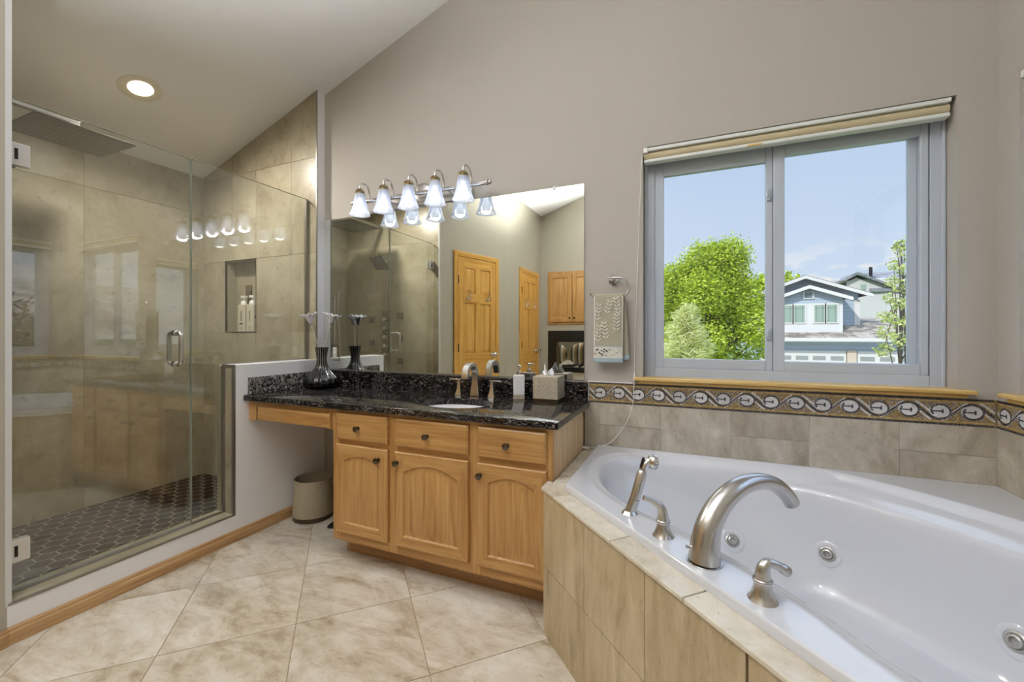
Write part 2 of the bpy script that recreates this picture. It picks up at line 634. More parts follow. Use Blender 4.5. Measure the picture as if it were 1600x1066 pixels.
M['maple'] = m_leaf('maple_leaves', (120, 148, 36), (182, 200, 62), (220, 228, 110))
M['pine'] = m_leaf('pine_needles', (186, 196, 112), (222, 226, 158), (240, 240, 200))
M['birch'] = m_leaf('small_tree_leaves', (150, 168, 86), (204, 212, 130), (232, 234, 176))
M['plum'] = m_leaf('plum_leaves', (70, 52, 58), (104, 84, 88), (140, 122, 122))
M['bark'] = plain('bark', (92, 80, 66), 0.9)
M['lawn'] = plain('lawn', (110, 130, 70), 0.9)
M['asphalt'] = plain('driveway', (176, 174, 170), 0.9)

# ------------------------------------------------------------------ room geometry constants
XL = -2.418      # face of the pony wall / shower front
YB = 2.226       # back wall
XR = 1.102       # right wall
XS = -3.688      # shower far wall
YT = 2.157       # shower back wall (tile face)
YN = 0.71        # shower near wall (tile face)
XG = -2.505      # shower glass
YC = -1.68       # rear wall


def ceil_z(x):
    return 2.918 + 0.345 * (x + 2.418)


def struct(mb, name, mats, **kw):
    return tag(mb.build(name, mats, **kw), kind='structure')


# ------------------------------------------------------------------ floor
mb = MB()
sq = 0.465
gap = 0.0035
ca = math.sqrt(0.5)
for i in range(-9, 9):
    for j in range(-9, 9):
        u0, v0 = (-0.263 + 0.6575 * i) * ca, (-2.727 + 0.657 * j) * ca       # u along (1,1), v along (1,-1)
        u1, v1 = u0 + 0.6575 * ca - gap, v0 + 0.657 * ca - gap
        cu, cv = (u0 + u1) / 2, (v0 + v1) / 2
        cx, cy = (cu + cv) * ca, (cu - cv) * ca
        if not (-2.8 < cx < 1.3 and -1.95 < cy < 2.6):
            continue
        P = lambda u, v, z: ((u + v) * ca, (u - v) * ca, z)
        a = [P(u0, v0, 0), P(u1, v0, 0), P(u1, v1, 0), P(u0, v1, 0)]
        b = [(p[0], p[1], -0.006) for p in a]
        mb.rings([b, a], 0, cap0=False)
mb.box(-2.7, 1.3, -1.8, 2.4, -0.08, -0.002, 1)
struct(mb, 'floor', [M['floor'], M['floorgrout']])

mb = MB()
mb.box(-4.4, 4.6, -6.6, YC - 0.12, -0.08, 0.0)
struct(mb, 'floor_bedroom', plain('bedroom_carpet', (170, 158, 140), 0.9))

# ------------------------------------------------------------------ ceiling
mb = MB()
mb.prism([(-4.5, ceil_z(-4.5)), (1.6, ceil_z(1.6)), (1.6, ceil_z(1.6) + 0.15), (-4.5, ceil_z(-4.5) + 0.15)], 'y', -6.7, 2.46)
struct(mb, 'ceiling', M['ceil'])

# ------------------------------------------------------------------ back wall with the main window opening
WX0, WX1, WZ0, WZ1 = -0.221, 0.983, 0.968, 2.155
ov = 0.06


def top(x):
    return ceil_z(x) + ov


mb = MB()
mb.prism([(XL, 0), (WX0, 0), (WX0, top(WX0)), (XL, top(XL))], 'y', YB, YB + 0.16)
mb.prism([(WX0, 0), (WX1, 0), (WX1, WZ0), (WX0, WZ0)], 'y', YB, YB + 0.16)
mb.prism([(WX0, WZ1), (WX1, WZ1), (WX1, top(WX1)), (WX0, top(WX0))], 'y', YB, YB + 0.16)
mb.prism([(WX1, 0), (XR + 0.16, 0), (XR + 0.16, top(XR)), (WX1, top(WX1))], 'y', YB, YB + 0.16)
struct(mb, 'wall_back', M['wall'])

# shower part of the back wall, furred out, with the niche
NX0, NX1, NZ0, NZ1 = -3.404, -3.05, 1.217, 1.775
mb = MB()


def tilewall_y(mb, x0, x1, z0, z1f, y0, y1, m=0):
    mb.prism([(x0, z0), (x1, z0), (x1, z1f(x1)), (x0, z1f(x0))], 'y', y0, y1, m)


joints = [XS - 0.1, -3.333, -3.05, -2.671, XL - 0.004]
zj = 0.05
g2 = 0.0012
for a, b in zip(joints, joints[1:]):
    a, b = a + g2, b - g2
    for (z0, z1f) in ((0.0, lambda x: 0.62), (0.623, lambda x: 1.2145), (NZ0, lambda x: NZ1), (1.778, lambda x: 2.45), (2.453, top)):
        if z1f is top and min(top(a), top(b)) < z0 + 0.05:
            if top(b) > z0 + 0.02:
                xs = (z0 + 0.02 - ov - 2.918) / 0.345 - 2.418
                mb.prism([(max(a, xs), z0), (b, z0), (b, top(b))], 'y', YT, YT + 0.012)
            continue
        if z0 == NZ0:
            if b <= NX0 + .1 and a < NX0:
                b2 = NX0
                mb.box(a, b2, YT, YT + 0.012, z0, NZ1)
            elif a >= NX1 - 0.01:
                mb.box(a, b, YT, YT + 0.012, z0, NZ1)
            continue
        tilewall_y(mb, a, b, z0, z1f, YT, YT + 0.012)
mb.box(XS - 0.1, NX0, YT + 0.003, YT + 0.069, 0, 3.2, 1)
mb.prism([(NX1, 0), (XL, 0), (XL, top(XL)), (NX1, top(NX1))], 'y', YT + 0.003, YB + 0.16, 1)
mb.prism([(XS - 0.1, 0), (NX1, 0), (NX1, NZ0), (XS - 0.1, NZ0)], 'y', YT + 0.003, YB + 0.16, 1)
mb.prism([(XS - 0.1, NZ1), (NX1, NZ1), (NX1, top(NX1)), (XS - 0.1, top(XS - .1))], 'y', YT + 0.003, YB + 0.16, 1)
mb.box(NX0, NX1, YT + 0.09, YT + 0.11, NZ0, NZ1, 0)
mb.box(XS - 0.1, NX0, YT + 0.07, YB + 0.16, NZ0, NZ1, 1)
struct(mb, 'wall_shower_back', [M['shower'], M['showergrout']])
# painted return of the furred wall beside the mirror
mb = MB()
mb.prism([(YT - 0.002, 0.0), (YB, 0.0), (YB, top(XL) - 0.01), (YT + 0.004, top(XL) - 0.01), (YT + 0.004, 1.015), (YT - 0.002, 1.015)], 'x', XL - 0.003, XL + 0.001)
struct(mb, 'trim_4', M['white'])
mb = MB()
mb.box(XL - 0.006, XL + 0.003, YT - 0.003, YT + 0.004, 1.02, ceil_z(XL))
struct(mb, 'trim_5', M['alu'])

# shower far wall
mb = MB()
for y0, y1 in ((0.5, 1.419), (1.421, 2.3)):
    for z0, z1 in ((0, 0.995), (0.998, 2.18), (2.183, 2.75)):
        mb.box(XS - 0.012, XS, y0, y1, z0, z1)
mb.box(XS - 0.15, XS - 0.003, 0.4, 2.4, 0, 2.75, 1)
struct(mb, 'wall_shower_far', [M['shower'], M['showergrout']])

# shower near wall
mb = MB()
for a, b in ((XS - 0.05, -3.1), (-3.097, XL - 0.004)):
    for z0, z1f in ((0, lambda x: 0.995), (0.998, lambda x: 2.18), (2.183, top)):
        tilewall_y(mb, a, b, z0, z1f, YN - 0.012, YN)
mb.prism([(XS - 0.15, 0), (XL - 0.002, 0), (XL - 0.002, top(XL)), (XS - 0.15, top(XS - 0.15))], 'y', 0.56, YN - 0.003, 1)
struct(mb, 'wall_shower_near', [M['shower'], M['showergrout']])

# left walls behind the camera (seen in the mirror)
dA = Vector((math.sin(R(16)), -math.cos(R(16))))
nA = Vector((-dA.y, dA.x)) * -1      # points into the closet side
A0 = Vector((XL, YN - 0.0))
A1 = Vector((-2.12, -0.348))
mb = MB()
mb.prism([(A0.x, A0.y), (A1.x, A1.y), (A1.x - 0.2, A1.y), (A0.x - 0.2, A0.y - .16), (A0.x - 0.2, A0.y - 0.03), (A0.x, A0.y - 0.012)], 'z', 0, 3.4)
struct(mb, 'wall_left_angled', M['rearwall'])
mb = MB()
mb.prism([(-2.12, A1.y), (-2.12, YC - 0.1), (-2.3, YC - 0.1), (-2.3, A1.y)], 'z', 0, 3.4)
struct(mb, 'wall_left_rear', M['rearwall'])

# rear wall with the fireplace opening
FX0, FX1, FZ0, FZ1 = -2.005, -1.02, 0.62, 1.248
mb = MB()
mb.prism([(-2.3, 0), (FX0, 0), (FX0, top(FX0)), (-2.3, top(-2.3))], 'y', YC - 0.15, YC)
mb.prism([(FX0, 0), (FX1, 0), (FX1, FZ0), (FX0, FZ0)], 'y', YC - 0.15, YC)
mb.prism([(FX0, FZ1), (FX1, FZ1), (FX1, top(FX1)), (FX0, top(FX0))], 'y', YC - 0.15, YC)
mb.prism([(FX1, 0), (XR + 0.16, 0), (XR + 0.16, top(XR + .16)), (FX1, top(FX1))], 'y', YC - 0.15, YC)
struct(mb, 'wall_rear', M['rearwall'])
# bedroom shell beyond the fireplace
mb = MB()
mb.box(-4.5, -4.35, -6.7, YC - 0.1, 0, 4.6)
mb.box(1.3, 1.6, -6.7, YC - 0.1, 0, 4.6)
mb.box(-4.5, 1.6, -6.7, -6.55, 0, 4.6)
mb.prism([(-4.5, 0), (-2.28, 0), (-2.28, top(-2.28)), (-4.5, top(-4.5))], 'y', YC - 0.15, YC)
struct(mb, 'wall_bedroom', M['rearwall'])

# right wall with window opening
W2Y0, W2Y1 = 0.93, 2.113
mb = MB()
ztop = ceil_z(XR) + 0.1
for y0, y1, z0, z1 in ((YC - 0.15, W2Y0, 0, ztop), (W2Y0, W2Y1, 0, WZ0), (W2Y0, W2Y1, WZ1, ztop), (W2Y1, YB + 0.01, 0, ztop)):
    mb.box(XR, XR + 0.16, y0, y1, z0, z1)
struct(mb, 'wall_right', M['wall'])

# pony wall and curb
mb = MB()
mb.box(XL - 0.14, XL, 1.585, YT - 0.001, 0, 1.018, 0)
struct(mb, 'wall_pony', M['white'])
mb = MB()
mb.box(XL - 0.152, XL - 0.14, 1.585, YT - 0.001, 0.05, 1.01, 0)       # tile on the shower side
mb.box(XL - 0.152, XL - 0.016, 1.578, 1.585, 0.15, 1.008, 0)          # tile on the end
struct(mb, 'trim_6', M['shower'])
mb = MB()
mb.box(XL - 0.016, XL + 0.001, 1.574, 1.586, 0.15, 1.008)
mb.box(XL - 0.10, XL + 0.001, 1.574, 1.586, 1.008, 1.021)
mb.box(XL - 0.006, XL + 0.002, 0.712, 1.58, 0.148, 0.158)
struct(mb, 'trim_7', M['alu'])
mb = MB()
mb.box(XL - 0.012, XL + 0.0015, 0.700, 0.722, 0.148, ceil_z(XL))
struct(mb, 'trim_14', plain('pale_corner_trim', (206, 206, 206), 0.4))
mb = MB()
mb.box(XL - 0.14, XL, YN - 0.01, 1.586, 0, 0.15, 0)
mb.box(XL - 0.152, XL - 0.006, YN - 0.002, 1.586, 0.15, 0.158, 1)
mb.box(XL - 0.152, XL - 0.14, YN - 0.002, 1.586, 0.04, 0.15, 1)
mb.box(XL - 0.02, XL + 0.0, 0.55, YN - 0.011, 0, 3.0, 0)
struct(mb, 'trim_8', [M['white'], M['shower']])

# shower floor: elongated view of hexagon tiles
mb = MB()
mb.box(XS - 0.01, XL - 0.145, YN - 0.01, YT + 0.01, 0.0, 0.047, 1)
L = 0.088
rr = (L - 0.0055) / math.sqrt(3)
for i in range(-1, 12):
    for j in range(-2, 20):
        cx = XS + 0.02 + i * L * math.sqrt(3) / 2
        cy = YN - 0.03 + j * L + (L / 2 if i % 2 else 0)
        pts = []
        for k in range(6):
            a = k * PI / 3
            pts.append((min(max(cx + rr * math.cos(a), XS), XL - 0.153), min(max(cy + rr * math.sin(a), YN), YT)))
        area = abs(sum(pts[k][0] * pts[(k + 1) % 6][1] - pts[(k + 1) % 6][0] * pts[k][1] for k in range(6))) / 2
        if area < 0.0002:
            continue
        try:
            mb.bm.faces.new([mb.bm.verts.new((p[0], p[1], 0.0485)) for p in pts])
        except ValueError:
            pass
struct(mb, 'floor_shower', [M['hex'], M['hexgrout']])

# baseboards
mb = MB()
prof = [(0, 0), (0.014, 0), (0.014, 0.045), (0.010, 0.052), (0.010, 0.060), (0.004, 0.066), (0, 0.066)]
pts0 = [(XL + p[0], p[1]) for p in prof]
mb.prism([(x, z) for x, z in pts0], 'y', 0.70, YB - 0.0, 0)
struct(mb, 'baseboard_left', M['base'])
mb = MB()
n2 = Vector((-dA.y, dA.x))
rgA = []
for q, ln in ((A0 + n2 * 0.0, 0), (A0 + dA * 0.17, 0)):
    rgA.append([(q.x + n2.x * p[0], q.y + n2.y * p[0], p[1]) for p in prof])
mb.rings(rgA)
struct(mb, 'baseboard_left_angled', M['base'])
mb = MB()
mb.prism([(YB - p[0], p[1]) for p in prof], 'x', XL + 0.016, -1.75)
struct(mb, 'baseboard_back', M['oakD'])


# ------------------------------------------------------------------ tub wall tiles and mosaic border
def tile_run(mb, along, face, lo, joints, z0, z1, zmid, splits, thick=0.008):
    for k, (a, b) in enumerate(zip(joints, joints[1:])):
        a, b = a + 0.0016, b - 0.0016
        zz = [(z0, zmid - 0.0016), (zmid + 0.0016, z1)] if splits[k] else [(z0, z1)]
        for q0, q1 in zz:
            if along == 'x':
                mb.box(a, b, face - thick, face, q0, q1)
            else:
                mb.box(face - thick, face, a, b, q0, q1)


mb = MB()
xj = [-0.522, -0.438, -0.132, 0.178, 0.488, 0.799, XR - 0.008]
tile_run(mb, 'x', YB, 0, xj, 0.50, 0.834, 0.72, [0, 1, 0, 1, 0, 1])
mb.box(-0.522, XR - 0.003, YB - 0.005, YB - 0.0001, 0.5, 0.835, 1)
struct(mb, 'trim_9', [M['tubtile'], M['tubgrout']])
mb = MB()
yj = [0.62, 0.95, 1.26, 1.57, 1.88, YB - 0.009]
tile_run(mb, 'y', XR, 0, yj, 0.50, 0.834, 0.72, [1, 0, 1, 0, 0])
mb.box(XR - 0.005, XR - 0.0001, 0.62, YB - 0.006, 0.5, 0.835, 1)
struct(mb, 'trim_10', [M['tubtile'], M['tubgrout']])


def mosaic(name, x0, length, place):
    """border band; place(s, z, d) -> world point, s along, d outwards"""
    mb = MB()
    hgt = 0.108
    zb = 0.835

    def quad(c, t, w, l, m, d):
        n = (-t[1], t[0])
        pts = [(c[0] + t[0] * l * a + n[0] * w * b, c[1] + t[1] * l * a + n[1] * w * b) for a, b in ((-1, -1), (1, -1), (1, 1), (-1, 1))]
        if min(p[0] for p in pts) < 0 or max(p[0] for p in pts) > length:
            return
        mb.poly([place(p[0], zb + p[1], d) for p in pts], m)
    # slab
    mb.rings([[place(s, zb + z, 0.0) for s, z in ((0, 0), (length, 0), (length, hgt), (0, hgt))],
              [place(s, zb + z, 0.008) for s, z in ((0, 0), (length, 0), (length, hgt), (0, hgt))]], 0)
    # edging rows of dark squares with an ochre row inside
    k = 0.0088
    for i in range(int(length / k)):
        s = (i + 0.5) * k
        for z in (0.0045, hgt - 0.0045):
            quad((s, z), (1, 0), 0.0036, 0.0037, 1, 0.0092)
        for z in (0.0135, hgt - 0.0135):
            quad((s, z), (1, 0), 0.0037, 0.0038, 2, 0.0090)
    p = 0.0975
    zc = hgt / 2

    def dashes(path, w, m, d, step=0.0085, l=0.0035):
        acc = 0.0
        for a, b in zip(path, path[1:]):
            dx, dz = b[0] - a[0], b[1] - a[1]
            ll = math.hypot(dx, dz)
            if ll < 1e-6: continue
            t = (dx / ll, dz / ll)
            while acc < ll:
                quad((a[0] + t[0] * acc, a[1] + t[1] * acc), t, w, l, m, d)
                acc += step
            acc -= ll

    def disc(c, r, m, d, sx=1.25):
        pts = [(c[0] + r * sx * math.cos(a), c[1] + r * math.sin(a)) for a in [2 * PI * q / 20 for q in range(20)]]
        if min(q[0] for q in pts) < 0 or max(q[0] for q in pts) > length: return
        mb.poly([place(q[0], zb + q[1], d) for q in pts], m)
    nm = int(length / p) + 2
    for k2 in range(-1, nm):
        cx = x0 + k2 * p
        sg = 1 if k2 % 2 == 0 else -1
        disc((cx, zc), 0.0255, 3, 0.0088)
        # curl: starts under/over the disc and winds in
        curl = []
        for q in range(0, 46):
            a = (-PI * 0.5 + q / 45 * PI * 1.75) if sg > 0 else (PI * 0.5 - q / 45 * PI * 1.75)
            r = 0.0325 - 0.013 * (q / 45) ** 1.5
            curl.append((cx + r * 1.12 * math.cos(a), zc + r * math.sin(a)))
        dashes(curl, 0.0036, 1, 0.0096)
        # core arrow
        dashes([(cx - 0.018, zc), (cx + 0.010, zc)], 0.0028, 1, 0.0097, 0.0078)
        quad((cx + 0.010, zc), (0, 1), 0.003, 0.008, 1, 0.0098)
        # S link to the next motif
        za, zb2 = (zc - 0.0325, zc + 0.0325) if sg > 0 else (zc + 0.0325, zc - 0.0325)
        link = []
        for q in range(0, 25):
            t = q / 24
            sm = t * t * (3 - 2 * t)
            link.append((cx - p + 0.0 + t * p, (zb2 if True else 0) + (za - zb2) * sm))
        dashes(link, 0.0036, 1, 0.0095)
        up = [(a[0] + 0.009 * sg * 0.3 + 0.007, a[1] + (0.008 if sg < 0 else 0.008)) for a in link[4:-4]]
        dashes(up, 0.0036, 3, 0.0091, 0.0080, 0.0036)
        dn = [(a[0] - 0.007, a[1] - 0.008) for a in link[4:-4]]
        dashes(dn, 0.0036, 3, 0.0091, 0.0080, 0.0036)
    return struct(mb, name, [M['mosaic'], M['mosblack'], M['mosochre'], M['moswhite']], recalc=False)


mosaic('trim_1', 0.058, XR - 0.009 + 0.498, lambda s, z, d: (-0.498 + s, YB - d, z))
mosaic('trim_2', 0.045, 1.6, lambda s, z, d: (XR - d, YB - 0.009 - s, z))
mb = MB()
mb.box(-0.502, -0.498, YB - 0.01, YB - 0.0005, 0.835, 0.944)
mb.box(-0.50, WX0 - 0.05, YB - 0.010, YB - 0.0005, 0.943, 0.947)
struct(mb, 'trim_11', M['white'])


# ------------------------------------------------------------------ windows
def window(name, to, width, z0, z1, mirror_side=False):
    """built in (s, d, z): s along the wall from the left jamb, d depth outwards from wall face"""
    root = bpy.data.objects.new(name, None)
    COL.objects.link(root)
    tag(root, kind='structure')
    W = width
    d0, d1 = 0.085, 0.155

    def part(nm, boxes, mat, bev=0.0, parent=None):
        m_ = MB()
        for b in boxes:
            s0, s1, a0, a1, q0, q1 = b
            p0, p1 = to(s0, a0, q0), to(s1, a1, q1)
            m_.box(min(p0[0], p1[0]), max(p0[0], p1[0]), min(p0[1], p1[1]), max(p0[1], p1[1]), min(q0, q1), max(q0, q1))
        o = m_.build(nm, mat, parent or root, bev=bev)
        return o
    B = 0.052
    part('window_frame', [(0.002, B, d0, d1, z0, z1), (W - 0.048, W - 0.002, d0, d1, z0, z1), (B, W - 0.048, d0, d1, z0, z0 + 0.055), (B, W - 0.048, d0, d1, z1 - 0.055, z1),
                          (0.002, W - 0.002, d0 - 0.012, d0, z0, z0 + 0.012), (0.002, 0.014, d0 - 0.012, d0, z0, z1), (W - 0.014, W - 0.002, d0 - 0.012, d0, z0, z1)], M['vinyl'], 0.003)
    # sliding sash (left) in the inner track
    sx0, sx1 = 0.050, 0.586
    fw = 0.046
    sash = part('sash', [(sx0, sx0 + fw, d0 + 0.010, d0 + 0.04, z0 + 0.055, z1 - 0.055), (sx1 - 0.028, sx1, d0 + 0.010, d0 + 0.04, z0 + 0.055, z1 - 0.055),
                         (sx0 + fw, sx1 - 0.028, d0 + 0.010, d0 + 0.04, z0 + 0.055, z0 + 0.104), (sx0 + fw, sx1 - 0.028, d0 + 0.010, d0 + 0.04, z1 - 0.128, z1 - 0.055)], M['vinyl'], 0.003)
    part('pane', [(sx0 + fw, sx1 - 0.028, d0 + 0.022, d0 + 0.028, z0 + 0.104, z1 - 0.128)], M['glass'], parent=sash)
    for zz in (1.20, 1.866):
        part('latch', [(sx1 - 0.024, sx1 - 0.010, d0 - 0.004, d0 + 0.010, zz - 0.028, zz + 0.028), (sx1 - 0.030, sx1 - 0.018, d0 - 0.012, d0 - 0.004, zz - 0.016, zz + 0.016)], M['vinyl'], 0.003, parent=sash)
    # fixed sash (right)
    fx0, fx1 = 0.588, W - 0.052
    fs = part('sash', [(fx0, fx0 + 0.046, d0 + 0.002, d0 + 0.05, z0 + 0.055, z1 - 0.055), (fx1 - 0.026, fx1, d0 + 0.002, d0 + 0.05, z0 + 0.055, z1 - 0.055), (fx1 - 0.056, fx1 - 0.026, d0 + 0.03, d0 + 0.055, z0 + 0.10, z1 - 0.10),
                       (fx0 + 0.046, fx1 - 0.026, d0 + 0.002, d0 + 0.05, z0 + 0.055, z0 + 0.101), (fx0 + 0.046, fx1 - 0.026, d0 + 0.002, d0 + 0.05, z1 - 0.107, z1 - 0.055)], M['vinyl'], 0.003)
    part('pane', [(fx0 + 0.046, fx1 - 0.056, d0 + 0.03, d0 + 0.036, z0 + 0.101, z1 - 0.107)], M['glass'], parent=fs)
    return root


window('window_1', lambda s, d, z: (WX0 + s, YB + d, z), WX1 - WX0, WZ0, WZ1)
window('window_2', lambda s, d, z: (XR + d, W2Y1 - s, z), W2Y1 - W2Y0, WZ0, WZ1)


def sill(name, mat, to, s0, s1):
    m_ = MB()
    for (a, b, d0, d1, z0, z1) in ((s0, s1, -0.04, 0.0, 0.962, 0.979), (WX0 - s0 and 0.0, 0, 0, 0, 0, 0), (s0 + 0.018, s1 - 0.022, -0.024, -0.0002, 0.946, 0.962)):
        if d0 == d1: continue
        p0, p1 = to(a, d0), to(b, d1)
        m_.box(min(p0[0], p1[0]), max(p0[0], p1[0]), min(p0[1], p1[1]), max(p0[1], p1[1]), z0, z1)
    p0, p1 = to(s0 + 0.04, 0.0), to(s1 - 0.045, 0.083)
    m_.box(min(p0[0], p1[0]), max(p0[0], p1[0]), min(p0[1], p1[1]), max(p0[1], p1[1]), 0.968, 0.979)
    return struct(m_, name, mat, bev=0.004)


sill('trim_3', M['basex'], lambda s, d: (WX0 + s, YB + d), -0.04, WX1 - WX0 + 0.045)
sill('trim_12', M['basey'], lambda s, d: (XR + d, W2Y1 - s), -0.04, W2Y1 - W2Y0 + 0.045)


# roller blinds
def blind(label, to, W, cord):
    o = thing('roller_blind', label, 'blind', to(W / 2, 0.03, 2.10))
    m_ = MB()

    def bx(m_, s0, s1, d0, d1, z0, z1):
        p0, p1 = to(s0, d0, 0), to(s1, d1, 0)
        m_.box(min(p0[0], p1[0]), max(p0[0], p1[0]), min(p0[1], p1[1]), max(p0[1], p1[1]), z0, z1)
    bx(m_, 0.002, W - 0.014, 0.004, 0.068, 2.136, 2.153)
    m_.build('head_rail', M['blindwhite'], o, bev=0.003)
    m_ = MB()
    p0, p1 = to(0.004, 0.032, 2.115), to(W - 0.016, 0.032, 2.115)
    m_.cyl(p0, p1, 0.021, 20)
    m_.build('fabric_roll', M['blindtan'], o, smooth=40)
    m_ = MB()
    bx(m_, 0.004, W - 0.016, 0.006, 0.050, 2.078, 2.095)
    m_.build('bottom_rail', M['blindwhite'], o, bev=0.005)
    m_ = MB()
    bx(m_, 0.47, 0.53, 0.002, 0.006, 2.080, 2.088)
    tag(m_.build('pull_tab', M['basex'], o), 'small tan pull tab on the bottom rail')
    m_ = MB()
    p0, p1 = to(0.002, 0.0, 2.13), to(0.024, 0.03, 2.152)
    m_.box(min(p0[0], p1[0]), max(p0[0], p1[0]), min(p0[1], p1[1]) - 0.004, max(p0[1], p1[1]), 2.126, 2.153)
    m_.build('end_bracket', M['whiteplastic'], o, bev=0.003)
    if cord:
        m_ = MB()
        path = [to(0.006, -0.006, 2.12), to(-0.006, -0.010, 2.05), to(-0.022, -0.010, 1.6), to(-0.036, -0.012, 1.2), to(-0.040, -0.014, 1.005)]
        m_.tube(bez(path, 8), 0.0014, 6)
        cd = m_.build('pull_cord', M['whiteplastic'], o, smooth=60)
        m_ = MB()
        m_.lathe(to(-0.040, -0.014, 0.965), [(0.0085, 0), (0.0085, 0.004), (0.003, 0.034), (0.002, 0.042)], 14)
        m_.build('tassel', M['whiteplastic'], cd, smooth=40)
        m_ = MB()
        path = [to(-0.040, -0.014, 0.966), to(-0.043, -0.016, 0.90), to(-0.05, -0.016, 0.83), to(-0.085, -0.016, 0.73), to(-0.15, -0.02, 0.64), to(-0.215, -0.03, 0.606), to(-0.27, -0.04, 0.597)]
        m_.tube(bez(path, 10), 0.0016, 6)
        m_.build('lower_cord', M['whiteplastic'], o, smooth=60)
        m_ = MB()
        p = Vector(to(-0.288, -0.044, 0.5965))
        m_.obox(p, (1, -0.15, 0), (0.15, 1, 0), (0, 0, 1), 0.020, 0.0085, 0.0065)
        m_.build('cord_end', M['whiteplastic'], o, bev=0.003)
    return o


blind('tan roller blind rolled up over the sliding window, its cord hanging to the tub', lambda s, d, z: (WX0 + s, YB + d, z), WX1 - WX0, True)
blind('roller blind rolled up over the window on the wall right of the tub', lambda s, d, z: (XR + d, W2Y1 - s, z), W2Y1 - W2Y0, False)

# ------------------------------------------------------------------ bathtub (heightfield over a five-sided footprint)
RIM = 0.612
CU = Vector((1, -1)) * ca
CV = Vector((1, 1)) * ca


def uv2xy(u, v):
    # u=0 on the diagonal through the room corner
    x = (v * math.sqrt(2) + u * math.sqrt(2) - 1.124) / 2
    y = (v * math.sqrt(2) - u * math.sqrt(2) + 1.124) / 2
    return x, y


half = [(0, 0.955), (0.20, 0.945), (0.36, 0.915), (0.55, 0.925), (0.70, 0.985), (0.835, 1.10), (0.885, 1.22), (0.86, 1.36), (0.74, 1.52), (0.56, 1.70), (0.34, 1.83), (0.16, 1.865), (0, 1.875)]
loop = half + [(-u, v) for u, v in half[::-1][1:-1]]
lp = [Vector((p[0], p[1], 0)) for p in loop]
lpc = [p for p in bez(lp + [lp[0]], 6)][:-1]
poly2 = np.array([(p.x, p.y) for p in lpc])


def sdf(P):
    a = poly2
    b = np.roll(poly2, -1, 0)
    best = np.full(len(P), 9.0)
    inside = np.zeros(len(P), bool)
    for (ax, ay), (bx_, by) in zip(a, b):
        ex, ey = bx_ - ax, by - ay
        wx, wy = P[:, 0] - ax, P[:, 1] - ay
        t = np.clip((wx * ex + wy * ey) / (ex * ex + ey * ey + 1e-12), 0, 1)
        best = np.minimum(best, (wx - ex * t) ** 2 + (wy - ey * t) ** 2)
        c1 = (ay <= P[:, 1]) & (by > P[:, 1]) & (ex * wy - ey * wx > 0)
        c2 = (ay > P[:, 1]) & (by <= P[:, 1]) & (ex * wy - ey * wx < 0)
        inside ^= (c1 | c2)
    d = np.sqrt(best)
    return np.where(inside, d, -d)


def sm(x):
    x = np.clip(x, 0, 1)
    return x * x * (3 - 2 * x)


def tub_h(P):
    d = sdf(P)
    u, v = P[:, 0], P[:, 1]
    far = sm((v - 1.25) / 0.35)                       # toward the room corner
    endw = sm((np.abs(u) - 0.18) / 0.45)
    w = 0.15 + 0.33 * endw * (1 - 0.55 * far)
    t = np.clip(d / w, 0, 1)
    prof = (1 - (1 - t) ** 2.3) * (0.06 + 0.94 * sm(d / 0.05))
    # seat shelf on the far side: the lip stands lower there
    X_, Y_ = (v * math.sqrt(2) + u * math.sqrt(2) - 1.124) / 2, (v * math.sqrt(2) - u * math.sqrt(2) + 1.124) / 2
    wf = sm((np.minimum(2.217 - Y_, 1.093 - X_) - 0.012) / 0.075)
    lip = RIM - wf * far * (0.024 * sm((0.105 + d) / 0.022) + 0.030 * np.clip((0.10 + d) / 0.10, 0, 1)) - 0.008 * wf * sm((0.04 + d) / 0.04)
    step = 0.010 * far * (sm((0.115 + d) / 0.02) - 0.5)
    z = lip - step * 0 - (lip - 0.17) * prof
    return np.where(d > 0, z, lip)


mb = MB()
res = 0.0085
us = np.arange(-1.16, 1.161, res)
vs = np.arange(0.80, 2.37, res)
U, V = np.meshgrid(us, vs, indexing='ij')
P = np.stack([U.ravel(), V.ravel()], 1)
Z = tub_h(P)
grid = {}
nu, nv = len(us), len(vs)
bmv = []
for k in range(len(P)):
    x, y = uv2xy(P[k, 0], P[k, 1])
    bmv.append(mb.bm.verts.new((x, y, Z[k])))
for i in range(nu - 1):
    for j in range(nv - 1):
        mb.bm.faces.new([bmv[i * nv + j], bmv[(i + 1) * nv + j], bmv[(i + 1) * nv + j + 1], bmv[i * nv + j + 1]])
TX0, TX1, TY0, TY1 = -0.447, XR - 0.009, 0.677, YB - 0.009


def cut(bm, co, no):
    g = bm.verts[:] + bm.edges[:] + bm.faces[:]
    bmesh.ops.bisect_plane(bm, geom=g, plane_co=co, plane_no=no, clear_outer=True)


cut(mb.bm, (TX0, 0, 0), (-1, 0, 0))
cut(mb.bm, (TX1, 0, 0), (1, 0, 0))
cut(mb.bm, (0, TY0, 0), (0, -1, 0))
cut(mb.bm, (0, TY1, 0), (0, 1, 0))
cut(mb.bm, (0.57, 0.57, 0), (-1, -1, 0))
